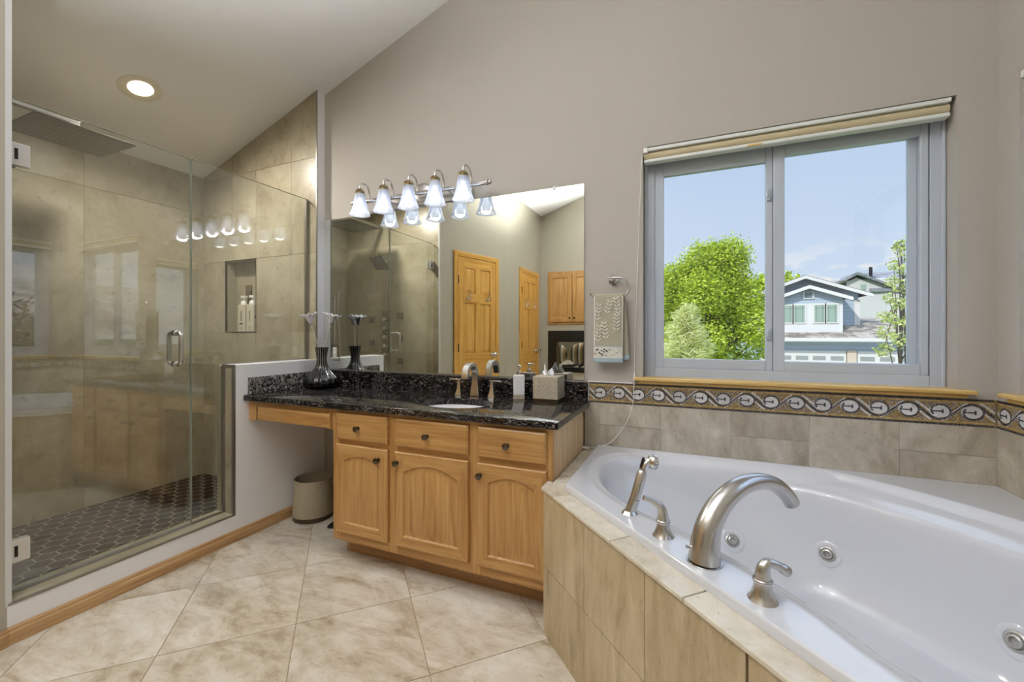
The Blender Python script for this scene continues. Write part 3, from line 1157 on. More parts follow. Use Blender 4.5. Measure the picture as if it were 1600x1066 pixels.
# rolled outer edge: two small skirts downwards
be = [e for e in mb.bm.edges if e.is_boundary]
r = bmesh.ops.extrude_edge_only(mb.bm, edges=be)
nvs = [g for g in r['geom'] if isinstance(g, bmesh.types.BMVert)]
cc = Vector((0.45, 1.57))
for v_ in nvs:
    dd = (Vector((v_.co.x, v_.co.y)) - cc).normalized()
    v_.co.x += dd.x * 0.004
    v_.co.y += dd.y * 0.004
    v_.co.z -= 0.006
be = [e for e in mb.bm.edges if e.is_boundary]
r = bmesh.ops.extrude_edge_only(mb.bm, edges=be)
for v_ in [g for g in r['geom'] if isinstance(g, bmesh.types.BMVert)]:
    v_.co.z = 0.5855
tub = thing('bathtub', 'white acrylic corner whirlpool tub set in a tiled deck under the window', 'bathtub', (0.45, 1.57, 0.585))
mb.build('tub_shell', M['acrylic'], tub, smooth=75)


def tub_pt(u, v):
    z = float(tub_h(np.array([[u, v]]))[0])
    x, y = uv2xy(u, v)
    e = 0.004
    zu = float(tub_h(np.array([[u + e, v]]))[0])
    zv = float(tub_h(np.array([[u, v + e]]))[0])
    a = Vector((*uv2xy(u + e, v), zu)) - Vector((x, y, z))
    b = Vector((*uv2xy(u, v + e), zv)) - Vector((x, y, z))
    n = a.cross(b).normalized()
    if n.z < 0: n = -n
    return Vector((x, y, z)), n


def jet(u, v):
    p, n = tub_pt(u, v)
    m_ = MB()
    m_.lathe(p + n * 0.001, [(0.047, 0), (0.047, 0.003), (0.043, 0.0045), (0.030, 0.0045), (0.030, 0.0025), (0.001, 0.0025)], 28, axis=n, cap1=False)
    j = m_.build('jet', M['acrylic'], tub, smooth=40)
    m_ = MB()
    m_.lathe(p + n * 0.003, [(0.027, 0), (0.027, 0.004), (0.022, 0.006), (0.018, 0.003), (0.0175, 0.012), (0.012, 0.014), (0.010, 0.004), (0.001, 0.003)], 24, axis=n, cap1=False)
    tag(m_.build('nozzle', plain('jet_grey', (176, 174, 170), 0.25, 0.3), j, smooth=40), 'grey round nozzle')


JETS = [(-0.537, 1.575), (-0.279, 1.791), (0.224, 1.803)]
for u_, v_ in JETS:
    jet(u_, v_)

# tiled surround of the tub
DZ = 0.585
sur = thing('tub_surround', 'travertine tiled deck and angled apron around the white tub', 'tub surround', (0.0, 1.1, 0))
mb = MB()
# apron tiles along the 45 degree face: s = distance from the left corner
AC = Vector((-0.540, 1.585))
AD = CU.copy()
NI = Vector((ca, ca))          # inward


def ap(s, d, z):
    q = AC + AD * s + NI * d
    return (q.x, q.y, z)


aj = [0.0, 0.305, 0.608, 0.909]
for a, b in zip(aj, aj[1:]):
    for z0, z1 in ((0.0, 0.2715), (0.2745, 0.572)):
        a2, b2 = a + 0.0012, b - 0.0012
        mb.rings([[ap(a2, 0.010, z0), ap(b2, 0.010, z0), ap(b2, 0.010, z1), ap(a2, 0.010, z1)], [ap(a2, 0.0, z0), ap(b2, 0.0, z0), ap(b2, 0.0, z1), ap(a2, 0.0, z1)]], 0)
# thin strip above the access panel and the run after it
mb.rings([[ap(1.338, 0.010, 0), ap(1.43, 0.010, 0), ap(1.43, 0.010, 0.572), ap(1.338, 0.010, 0.572)], [ap(1.338, 0, 0), ap(1.43, 0, 0), ap(1.43, 0, 0.572), ap(1.338, 0, 0.572)]], 0)
# left cheek in front of the cabinet
mb.box(-0.540, -0.530, 1.588, 1.662, 0.0, 0.572, 0)
# body backing
mb.prism([(-0.519, 1.60), (-0.519, 1.66), (-0.452, 1.66), (0.54, 0.668), (0.54, 0.66), (0.44, 0.63), (-0.505, 1.578)], 'z', 0.0, 0.565, 1)
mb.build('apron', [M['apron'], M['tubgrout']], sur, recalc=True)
mb = MB()
mb.rings([[ap(0.914, 0.012, 0.01), ap(1.334, 0.012, 0.01), ap(1.334, 0.012, 0.566), ap(0.914, 0.012, 0.566)], [ap(0.914, 0.001, 0.01), ap(1.334, 0.001, 0.01), ap(1.334, 0.001, 0.566), ap(0.914, 0.001, 0.566)]], 0)
mb.build('access_panel', M['apron'], sur)
mb = MB()
# deck tiles: left side strip and front strip
for y0, y1 in ((1.63, 1.80), (1.803, 2.015), (2.018, YB - 0.009)):
    mb.box(-0.521 if y0 > 1.62 else -0.544, TX0 - 0.001, y0, y1, 0.572, DZ)
fl = Vector((-0.5475, 1.5805))


def dk(s, d, z):
    q = fl + AD * s + NI * d
    return (q.x, q.y, z)


mb.prism([(-0.5475, 1.5805), (dk(0.095, 0, 0)[0], dk(0.095, 0, 0)[1]), (dk(0.11, 0.073, 0)[0], dk(0.11, 0.073, 0)[1]), (-0.449, 1.589), (-0.449, 1.628), (-0.521, 1.628), (-0.521, 1.66), (-0.5475, 1.66)], 'z', 0.572, DZ)
for a, b in ((0.098, 0.462), (0.465, 0.751), (0.754, 1.05), (1.053, 1.44)):
    a0 = 0.113 if a < 0.1 else a
    mb.rings([[dk(a, 0, 0.572), dk(b, 0, 0.572), dk(b, 0.075, 0.572), dk(a0, 0.075, 0.572)], [dk(a, 0, DZ), dk(b, 0, DZ), dk(b, 0.075, DZ), dk(a0, 0.075, DZ)]], 0)
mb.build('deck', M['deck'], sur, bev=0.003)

# ------------------------------------------------------------------ tub filler set
e2 = Vector((ca, ca, 0))


def bell(mb, c, r0, r1, h, m=0):
    mb.lathe(c, [(r0, 0), (r0, 0.004), (r0 * 0.95, 0.008), (r0 * 0.72, h * 0.35), (r1 * 1.05, h * 0.75), (r1, h), (r1 * 1.12, h + 0.002), (r1 * 1.12, h + 0.007), (r1, h + 0.009)], 28, m)


tz = RIM
sp = thing('tub_spout', 'large curved brushed nickel spout on the tub deck between the two levers', 'faucet', (0.035, 1.185, tz - 0.012))
mb = MB()
mb.lathe((0.035, 1.185, tz - 0.012), [(0.046, 0), (0.046, 0.010), (0.043, 0.014), (0.020, 0.014)], 32)
mb.build('base_ring', M['nickel'], sp, smooth=40)
mb = MB()
sz = [(0.0, 0.615), (0.004, 0.66), (0.018, 0.705), (0.052, 0.748), (0.105, 0.780), (0.165, 0.793), (0.225, 0.788), (0.275, 0.768), (0.318, 0.732), (0.333, 0.712)]
path = bez([Vector((0.035, 1.185, 0)) + e2 * s_ + Vector((0, 0, z_)) for s_, z_ in sz], 6)
k = len(path)
rad = [0.040 - 0.019 * min(1, (i / (k - 1)) * 1.5) ** 0.8 for i in range(k)]
mb.tube(path, rad, 24, flat=(1.0, 1.0))
mb.build('spout', M['nickel'], sp, smooth=60)
mb = MB()
mb.cyl(Vector((0.035, 1.185, 0.645)) + Vector((-0.036, -0.004, 0)), Vector((0.035, 1.185, 0.645)) + Vector((-0.045, -0.008, 0)), 0.005, 14)
mb.build('set_screw', M['chrome'], sp, smooth=40)


def lever(name, label, c, pts, rads):
    o = thing(name, label, 'faucet handle', c)
    m_ = MB()
    bell(m_, c, 0.036, 0.018, 0.05)
    m_.build('base', M['nickel'], o, smooth=50)
    m_ = MB()
    m_.tube(bez(pts, 6), rads, 16)
    m_.build('lever', M['nickel'], o, smooth=60)
    return o


def interp(vals, n):
    return [vals[0] + (vals[1] - vals[0]) * i / (n - 1) for i in range(n)]


z0 = tz - 0.012
p_ = [(-0.071, 1.289, z0 + 0.055), (-0.073, 1.288, z0 + 0.082), (-0.082, 1.284, z0 + 0.100), (-0.100, 1.277, z0 + 0.112), (-0.124, 1.267, z0 + 0.122)]
lever('tub_lever', 'brushed nickel tub lever pointing left beside the hand shower', (-0.071, 1.289, z0), p_, [0.0165 - 0.009 * min(1, i / 24 * 1.2) for i in range(25)])
p_ = [(0.149, 1.066, z0 + 0.055), (0.150, 1.066, z0 + 0.080), (0.160, 1.070, z0 + 0.092), (0.178, 1.078, z0 + 0.087), (0.200, 1.088, z0 + 0.072)]
lever('tub_lever', 'brushed nickel tub lever pointing right at the near end of the deck', (0.149, 1.066, z0), p_, [0.0165 - 0.007 * min(1, i / 24 * 1.6) + (0.002 if i > 20 else 0) for i in range(25)])
hs = thing('hand_shower', 'slim brushed nickel hand shower standing in its holder on the tub deck', 'hand shower', (-0.181, 1.406, z0))
mb = MB()
dirh = Vector((0.045, 0.02, 0.17)).normalized()
c0 = Vector((-0.181, 1.406, z0))
mb.lathe(c0, [(0.032, 0), (0.032, 0.004), (0.026, 0.012), (0.018, 0.022)], 24)
mb.cyl(c0 + Vector((0, 0, 0.015)), c0 + dirh * 0.062, 0.0165, 20, r1=0.0165)
mb.build('holder', M['nickel'], hs, smooth=40)
mb = MB()
mb.lathe(c0 + dirh * 0.060, [(0.013, 0), (0.0165, 0.004), (0.0165, 0.085), (0.011, 0.098), (0.013, 0.100), (0.013, 0.104), (0.008, 0.108)], 20, axis=dirh)
mb.build('handle', M['nickel'], hs, smooth=40)
mb = MB()
ch = c0 + dirh * 0.178
hd = Vector((0.85, 0.50, -0.1)).normalized()
mb.tube(bez([ch - dirh * 0.014, ch + dirh * 0.004 + hd * 0.004, ch + dirh * 0.014 + hd * 0.018], 5), 0.0125, 16)
mb.lathe(ch + dirh * 0.010 + hd * 0.008, [(0.010, 0), (0.020, 0.006), (0.024, 0.014), (0.024, 0.026), (0.020, 0.028), (0.001, 0.028)], 24, axis=hd)
mb.build('spray_head', M['chrome'], hs, smooth=40)
mb = MB()
mb.obox(ch + dirh * 0.006 - hd * 0.010, hd, dirh, hd.cross(dirh), 0.003, 0.018, 0.007)
tag(mb.build('button', M['black'], hs, bev=0.003), 'black oval thumb button')


# ------------------------------------------------------------------ vanity cabinet
def slab_front(mb, x0, x1, z0, z1, yf, th=0.02, m=0, e=0.008):
    """drawer front with chamfered edge; front faces -Y"""
    o = [(x0, z0), (x1, z0), (x1, z1), (x0, z1)]
    i = [(x0 + e, z0 + e), (x1 - e, z0 + e), (x1 - e, z1 - e), (x0 + e, z1 - e)]
    mb.rings([[(x, yf + th, z) for x, z in o], [(x, yf + 0.006, z) for x, z in o], [(x, yf, z) for x, z in i]], m)


def panel_door(mb, x0, x1, z0, z1, yf, th=0.02, fw=0.052, arch=0.03, mv=0, mh=1):
    n = 15

    def outline(d):
        xl, xr, zb, zs = x0 + fw + d, x1 - fw - d, z0 + fw + d, z1 - fw - arch - d * 0.9
        pts = [(xl, zb), (xr, zb), (xr, zs)]
        for q in range(1, n):
            t = q / n
            x = xr + (xl - xr) * t
            pts.append((x, zs + arch * math.sin(PI * t) ** 0.85 if arch else zs))
        pts.append((xl, zs))
        return pts
    o0 = outline(0)

    def outer(e):
        pts = []
        for k_, (x, z) in enumerate(o0):
            if k_ == 0: pts.append((x0 + e, z0 + e))
            elif k_ == 1: pts.append((x1 - e, z0 + e))
            elif k_ == 2: pts.append((x1 - e, z1 - e))
            elif k_ == len(o0) - 1: pts.append((x0 + e, z1 - e))
            else: pts.append((x, z1 - e))
        return pts
    R_ = [[(x, yf + th, z) for x, z in outer(0)], [(x, yf + 0.004, z) for x, z in outer(0)], [(x, yf, z) for x, z in outer(0.004)],
          [(x, yf, z) for x, z in o0], [(x, yf + 0.008, z) for x, z in outline(0.006)], [(x, yf + 0.009, z) for x, z in outline(0.012)], [(x, yf + 0.003, z) for x, z in outline(0.036)]]
    vs_ = [[mb.bm.verts.new(p) for p in r_] for r_ in R_]
    nn = len(o0)
    for ri, (a, b) in enumerate(zip(vs_, vs_[1:])):
        for i in range(nn):
            j = (i + 1) % nn
            f = mb.bm.faces.new([a[i], a[j], b[j], b[i]])
            horiz = not (i == 1 or i == nn - 1)
            f.material_index = mh if (horiz and ri == 2) else mv
    mb.bm.faces.new(vs_[-1]).material_index = mv
    mb.bm.faces.new(vs_[0][::-1]).material_index = mv


def knob(parent, c, axis=(0, -1, 0), mat=None, s=1.0):
    m_ = MB()
    m_.lathe(c, [(0.011 * s, 0), (0.011 * s, 0.002), (0.006 * s, 0.004), (0.005 * s, 0.012), (0.012 * s, 0.016), (0.015 * s, 0.020), (0.014 * s, 0.024), (0.009 * s, 0.0265), (0.001, 0.027)], 20, axis=axis)
    return m_.build('knob', mat or M['darknickel'], parent, smooth=35)


cab = thing('vanity_cabinet', 'oak vanity cabinet with three arched doors and three drawers under black granite', 'cabinet', (-1.135, 1.95, 0))
VX0, VX1 = -1.745, -0.525
mb = MB()
mb.box(VX0, VX0 + 0.018, 1.685, YB - 0.016, 0.10, 0.806)
mb.box(VX0, VX1, YB - 0.018, YB - 0.002, 0.10, 0.806)
mb.box(VX0 + 0.018, VX1 - 0.018, 1.685, YB - 0.02, 0.10, 0.118)
mb.box(VX0, VX0 + 0.018, 1.765, YB - 0.016, 0.0, 0.10)
mb.build('carcass', M['oakV'], cab)
mb = MB()
pj = [1.685, 1.86, 2.03, YB - 0.002]
for a, b in zip(pj, pj[1:]):
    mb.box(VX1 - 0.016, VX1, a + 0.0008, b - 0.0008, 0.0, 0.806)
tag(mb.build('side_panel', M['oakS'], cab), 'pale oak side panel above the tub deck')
mb = MB()
yf0, yf1 = 1.665, 1.685
for a, b in ((VX0, -1.70), (-1.378, -1.325), (-0.925, -0.867), (-0.562, VX1)):
    mb.box(a, b, yf0, yf1, 0.118, 0.806, 0)
for a, b in ((-1.70, -1.378), (-1.325, -0.925), (-0.867, -0.562)):
    for z0_, z1_ in ((0.118, 0.172), (0.618, 0.656), (0.776, 0.806)):
        mb.box(a, b, yf0 + 0.0005, yf1, z0_, z1_, 1)
mb.build('face_frame', [M['oakV'], M['oakH']], cab)
mb = MB()
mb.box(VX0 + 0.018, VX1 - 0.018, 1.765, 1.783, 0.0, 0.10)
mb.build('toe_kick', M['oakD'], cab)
for i, (a, b, kx) in enumerate(((-1.711, -1.373, -1.427), (-1.329, -0.919, -1.312), (-0.873, -0.549, -0.857))):
    mb = MB()
    panel_door(mb, a, b, 0.165, 0.6245, 1.645, 0.0195, 0.052, 0.034 if i != 1 else 0.042)
    d = mb.build('door', [M['oakV'], M['oakH']], cab, smooth=28)
    knob(d, (kx, 1.645, 0.571))
    mb = MB()
    slab_front(mb, a + 0.002, b - 0.002, 0.650, 0.786, 1.645, 0.0195)
    d = mb.build('drawer', M['oakH'], cab)
    knob(d, ((a + b) / 2 - 0.015, 1.645, 0.7165))

mk = thing('makeup_drawer_unit', 'shallow oak drawer unit over the open knee space left of the vanity cabinet', 'drawer unit', (-2.07, 1.7, 0.69))
mb = MB()
mb.box(XL + 0.002, -2.352, 1.665, 1.685, 0.690, 0.806, 0)
mb.box(-1.79, VX0 - 0.001, 1.665, 1.685, 0.690, 0.806, 0)
mb.box(-2.352, -1.79, 1.6655, 1.685, 0.772, 0.806, 1)
mb.box(-2.352, -1.79, 1.69, 2.20, 0.700, 0.712, 1)
mb.build('frame', [M['oakV'], M['oakH']], mk)
mb = MB()
slab_front(mb, -2.318, -1.757, 0.697, 0.774, 1.645, 0.0195)
mb.build('drawer', M['oakH'], mk)

# ------------------------------------------------------------------ countertop with undermount sink
ctr = thing('countertop', 'polished black granite countertop with low backsplash under the mirror', 'countertop', (-1.45, 1.93, 0.807))
SX, SY, SA, SB = -1.125, 1.885, 0.200, 0.150
CX0, CX1, CY0, CY1 = XL + 0.001, -0.493, 1.632, YB - 0.001
mb = MB()
N_ = 64
rect_c = [math.atan2(y - SY, x - SX) for x, y in ((CX0, CY0), (CX1, CY0), (CX1, CY1), (CX0, CY1))]
angs = sorted([2 * PI * i / N_ - PI for i in range(N_)] + rect_c)


def rect_hit(a):
    dx, dy = math.cos(a), math.sin(a)
    t = 9
    for lim, o_, d_ in ((CX0, SX, dx), (CX1, SX, dx), (CY0, SY, dy), (CY1, SY, dy)):
        if abs(d_) > 1e-9:
            q = (lim - o_) / d_
            if q > 0: t = min(t, q)
    return (SX + dx * t, SY + dy * t)


oa = [rect_hit(a) for a in angs]
ia = []
for a in angs:
    rr_ = 1 / math.sqrt((math.cos(a) / SA) ** 2 + (math.sin(a) / SB) ** 2)
    ia.append((SX + rr_ * math.cos(a), SY + rr_ * math.sin(a)))
e_ = 0.010


def inset(p, e):
    return (min(max(p[0], CX0), CX1 - e), max(p[1], CY0 + e))


T0, T1 = 0.806, 0.840
mb.rings([[(x, y, T0) for x, y in ia], [(x, y, T0) for x, y in [inset(p, 0.004) for p in oa]], [(x, y, T0 + 0.005) for x, y in oa], [(x, y, T1 - 0.009) for x, y in oa],
          [(*inset(p, 0.003), T1 - 0.003) for p in oa], [(*inset(p, e_), T1) for p in oa], [(x, y, T1) for x, y in ia], [(x, y, T0) for x, y in ia]], 0, False, False)
bmesh.ops.remove_doubles(mb.bm, verts=mb.bm.verts, dist=1e-5)
mb.build('slab', M['granite'], ctr, smooth=35)
mb = MB()
mb.box(XL + 0.022, -0.501, YB - 0.021, YB - 0.001, T1, 0.943)
mb.build('backsplash', M['granite'], ctr, bev=0.002)
mb = MB()
mb.box(XL + 0.001, XL + 0.021, 1.658, YB - 0.001, T1, 0.940)
tag(mb.build('side_splash', M['granite2'], ctr, bev=0.002), 'lighter speckled granite side splash on the pony wall')

sink = thing('sink', 'white oval undermount sink set into the black granite', 'sink', (SX, SY, 0.67))
mb = MB()
mb.lathe((SX, SY, 0.805), [(1.06, 0), (1.0, -0.001), (0.97, -0.02), (0.90, -0.07), (0.74, -0.115), (0.45, -0.135), (0.12, -0.14), (0.05, -0.141)], 48, sx=SA, sy=SB, cap0=False, cap1=True)
mb.build('bowl', M['ceramic'], sink, smooth=60)
mb = MB()
mb.lathe((SX, SY, 0.664), [(0.022, 0), (0.022, 0.004), (0.016, 0.005), (0.001, 0.004)], 20)
mb.build('drain', M['chrome'], sink, smooth=40)

fau = thing('sink_faucet', 'brushed nickel arched faucet with two flat lever handles behind the oval sink', 'faucet', (-1.156, 2.14, T1))
mb = MB()


def ribbon(mb, pts, wid, thk, side):
    """rectangular bar following pts; side = width direction"""
    side = Vector(side).normalized()
    pts = [Vector(p) for p in pts]
    k_ = len(pts)
    rg = []
    for i in range(k_):
        t = (pts[min(i + 1, k_ - 1)] - pts[max(i - 1, 0)]).normalized()
        n_ = t.cross(side).normalized()
        w_ = wid(i / (k_ - 1)) / 2
        h_ = thk(i / (k_ - 1)) / 2
        rg.append([pts[i] + side * a * w_ + n_ * b * h_ for a, b in ((-1, -1), (1, -1), (1, 1), (-1, 1))])
    mb.rings(rg)


fx = -1.142
pth = [(fx, 2.135, T1), (fx, 2.137, T1 + 0.05), (fx, 2.136, T1 + 0.10), (fx, 2.128, T1 + 0.148), (fx, 2.105, T1 + 0.178), (fx, 2.070, T1 + 0.186), (fx, 2.035, T1 + 0.170), (fx, 2.018, T1 + 0.135), (fx, 2.014, T1 + 0.110)]
ribbon(mb, bez(pth, 6), lambda t: 0.058 - 0.024 * min(1, t * 4) + 0.010 * max(0, t - 0.4), lambda t: 0.034 - 0.012 * min(1, t * 2.2), (1, 0, 0))
mb.build('spout', M['nickel'], fau, smooth=35, bev=0.002)
for hx, sd in ((-1.250, -1), (-1.035, 1)):
    mb = MB()
    hy = 2.135
    rg = []
    for zz, w in ((0, 0.040), (0.008, 0.036), (0.04, 0.022), (0.075, 0.017), (0.088, 0.018)):
        rg.append([(hx + a * w / 2, hy + b * w / 2, T1 + zz) for a, b in ((-1, -1), (1, -1), (1, 1), (-1, 1))])
    mb.rings(rg)
    mb.obox((hx + sd * 0.024, hy - 0.002, T1 + 0.0915), (1, 0, 0), (0, 1, 0), (0, 0, 1), 0.036, 0.009, 0.0038)
    mb.build('handle', M['nickel'], fau, smooth=35, bev=0.0015)

# ------------------------------------------------------------------ things on the counter
sd = thing('soap_dispenser', 'white square soap dispenser with chrome pump beside the tissue box', 'soap dispenser', (-0.872, 2.145, T1))
sxr = R(22)
ax, ay = (math.cos(sxr), math.sin(sxr), 0), (-math.sin(sxr), math.cos(sxr), 0)
bc = Vector((-0.872, 2.142, 0))
mb = MB()
mb.obox(bc + Vector((0, 0, T1 + 0.078)), ax, ay, (0, 0, 1), 0.031, 0.031, 0.055)
mb.build('bottle', M['ceramic'], sd, bev=0.004)
mb = MB()
mb.obox(bc + Vector((0, 0, T1 + 0.0115)), ax, ay, (0, 0, 1), 0.031, 0.031, 0.0115)
tag(mb.build('base', M['linen'], sd, bev=0.002), 'beige speckled base')
mb = MB()
mb.lathe(bc + Vector((0, 0, T1 + 0.133)), [(0.013, 0), (0.013, 0.018), (0.010, 0.020), (0.004, 0.020), (0.004, 0.044), (0.011, 0.045), (0.011, 0.053), (0.003, 0.056)], 18)
mb.tube([bc + Vector((0, 0, T1 + 0.183)), bc + Vector((0.014, -0.016, T1 + 0.183)), bc + Vector((0.022, -0.026, T1 + 0.178))], 0.004, 10)
mb.build('pump', M['chrome'], sd, smooth=40)

tb = thing('tissue_box', 'speckled beige square tissue box on the counter at the tub end', 'tissue box', (-0.692, 2.13, T1))
bx0, bx1, by0, by1 = -0.762, -0.626, 2.066, 2.199
mb = MB()
mb.box(bx0, bx1, by0, by1, T1 + 0.018, T1 + 0.136, 0)
mb.build('cover', M['linen'], tb, bev=0.003)
mb = MB()
mb.box(bx0 + 0.001, bx1 - 0.001, by0 + 0.001, by1 - 0.001, T1, T1 + 0.018)
tag(mb.build('base', M['binbase'], tb), 'dark bronze base band')
mb = MB()
tc_ = Vector((-0.694, 2.132, T1 + 0.1365))


def tissue_fn(a, b):
    w_ = 0.052 + 0.030 * b * (1 - 0.3 * b)
    pk = 0.85 * math.exp(-((a - 0.28) / 0.13) ** 2) + 0.45 * math.exp(-((a - 0.74) / 0.16) ** 2)
    h_ = b * (0.018 + 0.050 * pk) + 0.002 * math.sin(23 * a) * b
    y_ = (0.007 + 0.012 * b) * math.sin(a * 9.5 + 0.8) + 0.006 * b * math.sin(a * 21)
    return tc_ + Vector(((a - 0.5) * w_ - 0.006 * b, y_, h_))


mb.grid(tissue_fn, 44, 10)
tis = mb.build('tissue', M['tissue'], smooth=180)
tag(tis, 'white tissue sheet pulled up out of the beige tissue box', 'tissue')
so = tis.modifiers.new('thick', 'SOLIDIFY')
so.thickness = 0.0012

VC = Vector((-2.272, 2.068, T1))
vs_o = thing('vase', 'black and white striped bottle vase in the back corner of the counter', 'vase', VC)
mb = MB()
prof = [(0.075, 0.0), (0.100, 0.006), (0.114, 0.028), (0.113, 0.045), (0.095, 0.075), (0.066, 0.105), (0.044, 0.132), (0.034, 0.160), (0.031, 0.19), (0.034, 0.225), (0.040, 0.262), (0.042, 0.270), (0.038, 0.270), (0.030, 0.225), (0.026, 0.19)]
ns = 192
rg = []
for i_, (r_, h_) in enumerate(prof):
    ring = []
    for k_ in range(ns):
        a = 2 * PI * k_ / ns
        flute = 1 + 0.022 * math.cos(16 * a) if i_ < 6 else 1 + 0.02 * math.cos(16 * a)
        ring.append((VC.x + r_ * flute * math.cos(a), VC.y + r_ * flute * math.sin(a), VC.z + h_))
    rg.append(ring)
mb.rings(rg)
for f in mb.bm.faces:
    c = f.calc_center_median()
    if len(f.verts) == 4:
        a = math.atan2(c.y - VC.y, c.x - VC.x) % (2 * PI)
        ph = (a / (2 * PI) * 16) % 1
        wide = 0.055 if c.z - VC.z > 0.02 else 0.0
        if 0.5 - wide / 2 < ph < 0.5 + wide / 2 or (c.z - VC.z > 0.13 and 0.44 < ph < 0.56):
            f.material_index = 1
mb.build('body', [plain('black_glaze', (10, 10, 11), 0.05), plain('grey_stripe', (150, 148, 146), 0.2)], vs_o, smooth=50)


def flower(label, top_pt, yaw):
    base = VC + Vector((0, 0, 0.20))
    tp = Vector(top_pt)
    o = thing('flower', label, 'flower', VC + Vector((0, 0, 0.20)), group=None)
    m_ = MB()
    m_.tube(bez([base, base + (tp - base) * 0.3 + Vector((0, 0, 0.01)), base + (tp - base) * 0.7, tp], 6), 0.0032, 8)
    m_.build('stem', plain('pale_stem', (196, 188, 176), 0.4), o, smooth=60)
    m_ = MB()
    d = (tp - base).normalized()
    q = Vector((0, 0, 1)).rotation_difference((d + Vector((0, 0, 0.3))).normalized())
    for k_ in range(7):
        a = yaw + 2 * PI * k_ / 7
        ln = 0.056 if k_ % 2 == 0 else 0.044

        def petal(s, t, a=a, ln=ln):
            w = 0.020 * math.sin(PI * min(1, t * 0.92 + 0.06)) ** 0.8
            rr_ = 0.004 + ln * t ** 1.9
            h_ = 0.075 * t ** 0.8 - 0.012 * t * t + 0.010 * (2 * s - 1) ** 2 * t
            v = Vector((rr_ * math.cos(a) - (2 * s - 1) * w * math.sin(a), rr_ * math.sin(a) + (2 * s - 1) * w * math.cos(a), h_))
            return tp + q @ v
        m_.grid(petal, 4, 8)
    fl_ = m_.build('petals', plain('white_petals', (236, 236, 242), 0.35), o, smooth=180)
    s_ = fl_.modifiers.new('thick', 'SOLIDIFY')
    s_.thickness = 0.001
    m_ = MB()
    for k_ in range(5):
        a = 2 * PI * k_ / 5
        e = tp + q @ Vector((0.010 * math.cos(a), 0.010 * math.sin(a), 0.026))
        m_.tube([tp, e], 0.0012, 6)
    m_.build('stamens', plain('stamen', (222, 220, 214), 0.5), o)
    return o


flower('white artificial lily in the striped vase, leaning over the pony wall', VC + Vector((-0.052, -0.040, 0.425)), 0.2)
flower('white artificial lily in the striped vase, leaning toward the mirror', VC + Vector((0.052, 0.024, 0.425)), 0.7)

# ------------------------------------------------------------------ mirror, outlet, vanity light
mir = thing('wall_mirror', 'large frameless mirror over the black granite backsplash', 'mirror', (-1.47, YB - 0.004, 0.949))
mb = MB()
mb.box(XL + 0.004, -0.524, YB - 0.006, YB - 0.001, 0.948, 2.013)
mb.build('mirror_glass', M['mirror'], mir)
mb = MB()
mb.box(-0.70, -0.684, YB - 0.011, YB - 0.0065, 2.002, 2.020)
mb.box(-0.70, -0.684, YB - 0.0065, YB - 0.001, 2.0135, 2.020)
mb.build('clip', M['whiteplastic'], mir)
mb = MB()
mb.box(XL + 0.004, -0.524, YB - 0.009, YB - 0.0062, 0.944, 0.952)
mb.build('bottom_channel', M['alu'], mir)

out = thing('outlet', 'white power outlet with mirrored cover plate low on the mirror beside the vase', 'outlet', (-2.29, YB - 0.008, 1.09))
mb = MB()
mb.box(-2.345, -2.268, YB - 0.011, YB - 0.0065, 1.010, 1.130)
mb.build('cover_plate', plain('plate_mirror', (200, 200, 192), 0.05, 1.0), out, bev=0.002)
mb = MB()
mb.box(-2.324, -2.289, YB - 0.0155, YB - 0.011, 1.036, 1.104)
sk = mb.build('socket', M['whiteplastic'], out, bev=0.003)
mb = MB()
for zc_ in (1.053, 1.087):
    for dx in (-0.007, 0.007):
        mb.box(-2.3065 + dx - 0.0015, -2.3065 + dx + 0.0015, YB - 0.0162, YB - 0.0152, zc_ - 0.003, zc_ + 0.006)
    mb.box(-2.309, -2.304, YB - 0.0162, YB - 0.0152, zc_ - 0.011, zc_ - 0.007)
mb.build('slots', M['black'], sk)

vl = thing('vanity_light', 'brushed nickel bath light bar with five frosted bell shades over the mirror', 'wall light', (-1.568, YB, 2.07))
mb = MB()
mb.box(-1.93, -1.20, YB - 0.022, YB - 0.001, 2.018, 2.085)
mb.build('back_plate', M['nickel'], vl, bev=0.006)
mb = MB()
mb.lathe((-1.568, YB - 0.001, 2.085), [(0.075, 0), (0.075, 0.012), (0.065, 0.020), (0.02, 0.022)], 32, axis=(0, -1, 0))
mb.build('canopy', M['nickel'], vl, smooth=40)
mb = MB()
yb_ = YB - 0.075
mb.cyl((-2.06, yb_, 2.075), (-1.075, yb_, 2.075), 0.0125, 16)
for sg, x in ((-1, -2.06), (1, -1.075)):
    mb.lathe((x, yb_, 2.075), [(0.0125, 0), (0.018, 0.002), (0.018, 0.008), (0.010, 0.012), (0.013, 0.020), (0.012, 0.026), (0.004, 0.030)], 16, axis=(sg, 0, 0))
for x in (-1.80, -1.34):
    mb.cyl((x, YB - 0.02, 2.06), (x, yb_, 2.072), 0.008, 12)
mb.build('bar', M['nickel'], vl, smooth=40)
SHX = [-1.188 - 0.19 * i for i in range(5)]
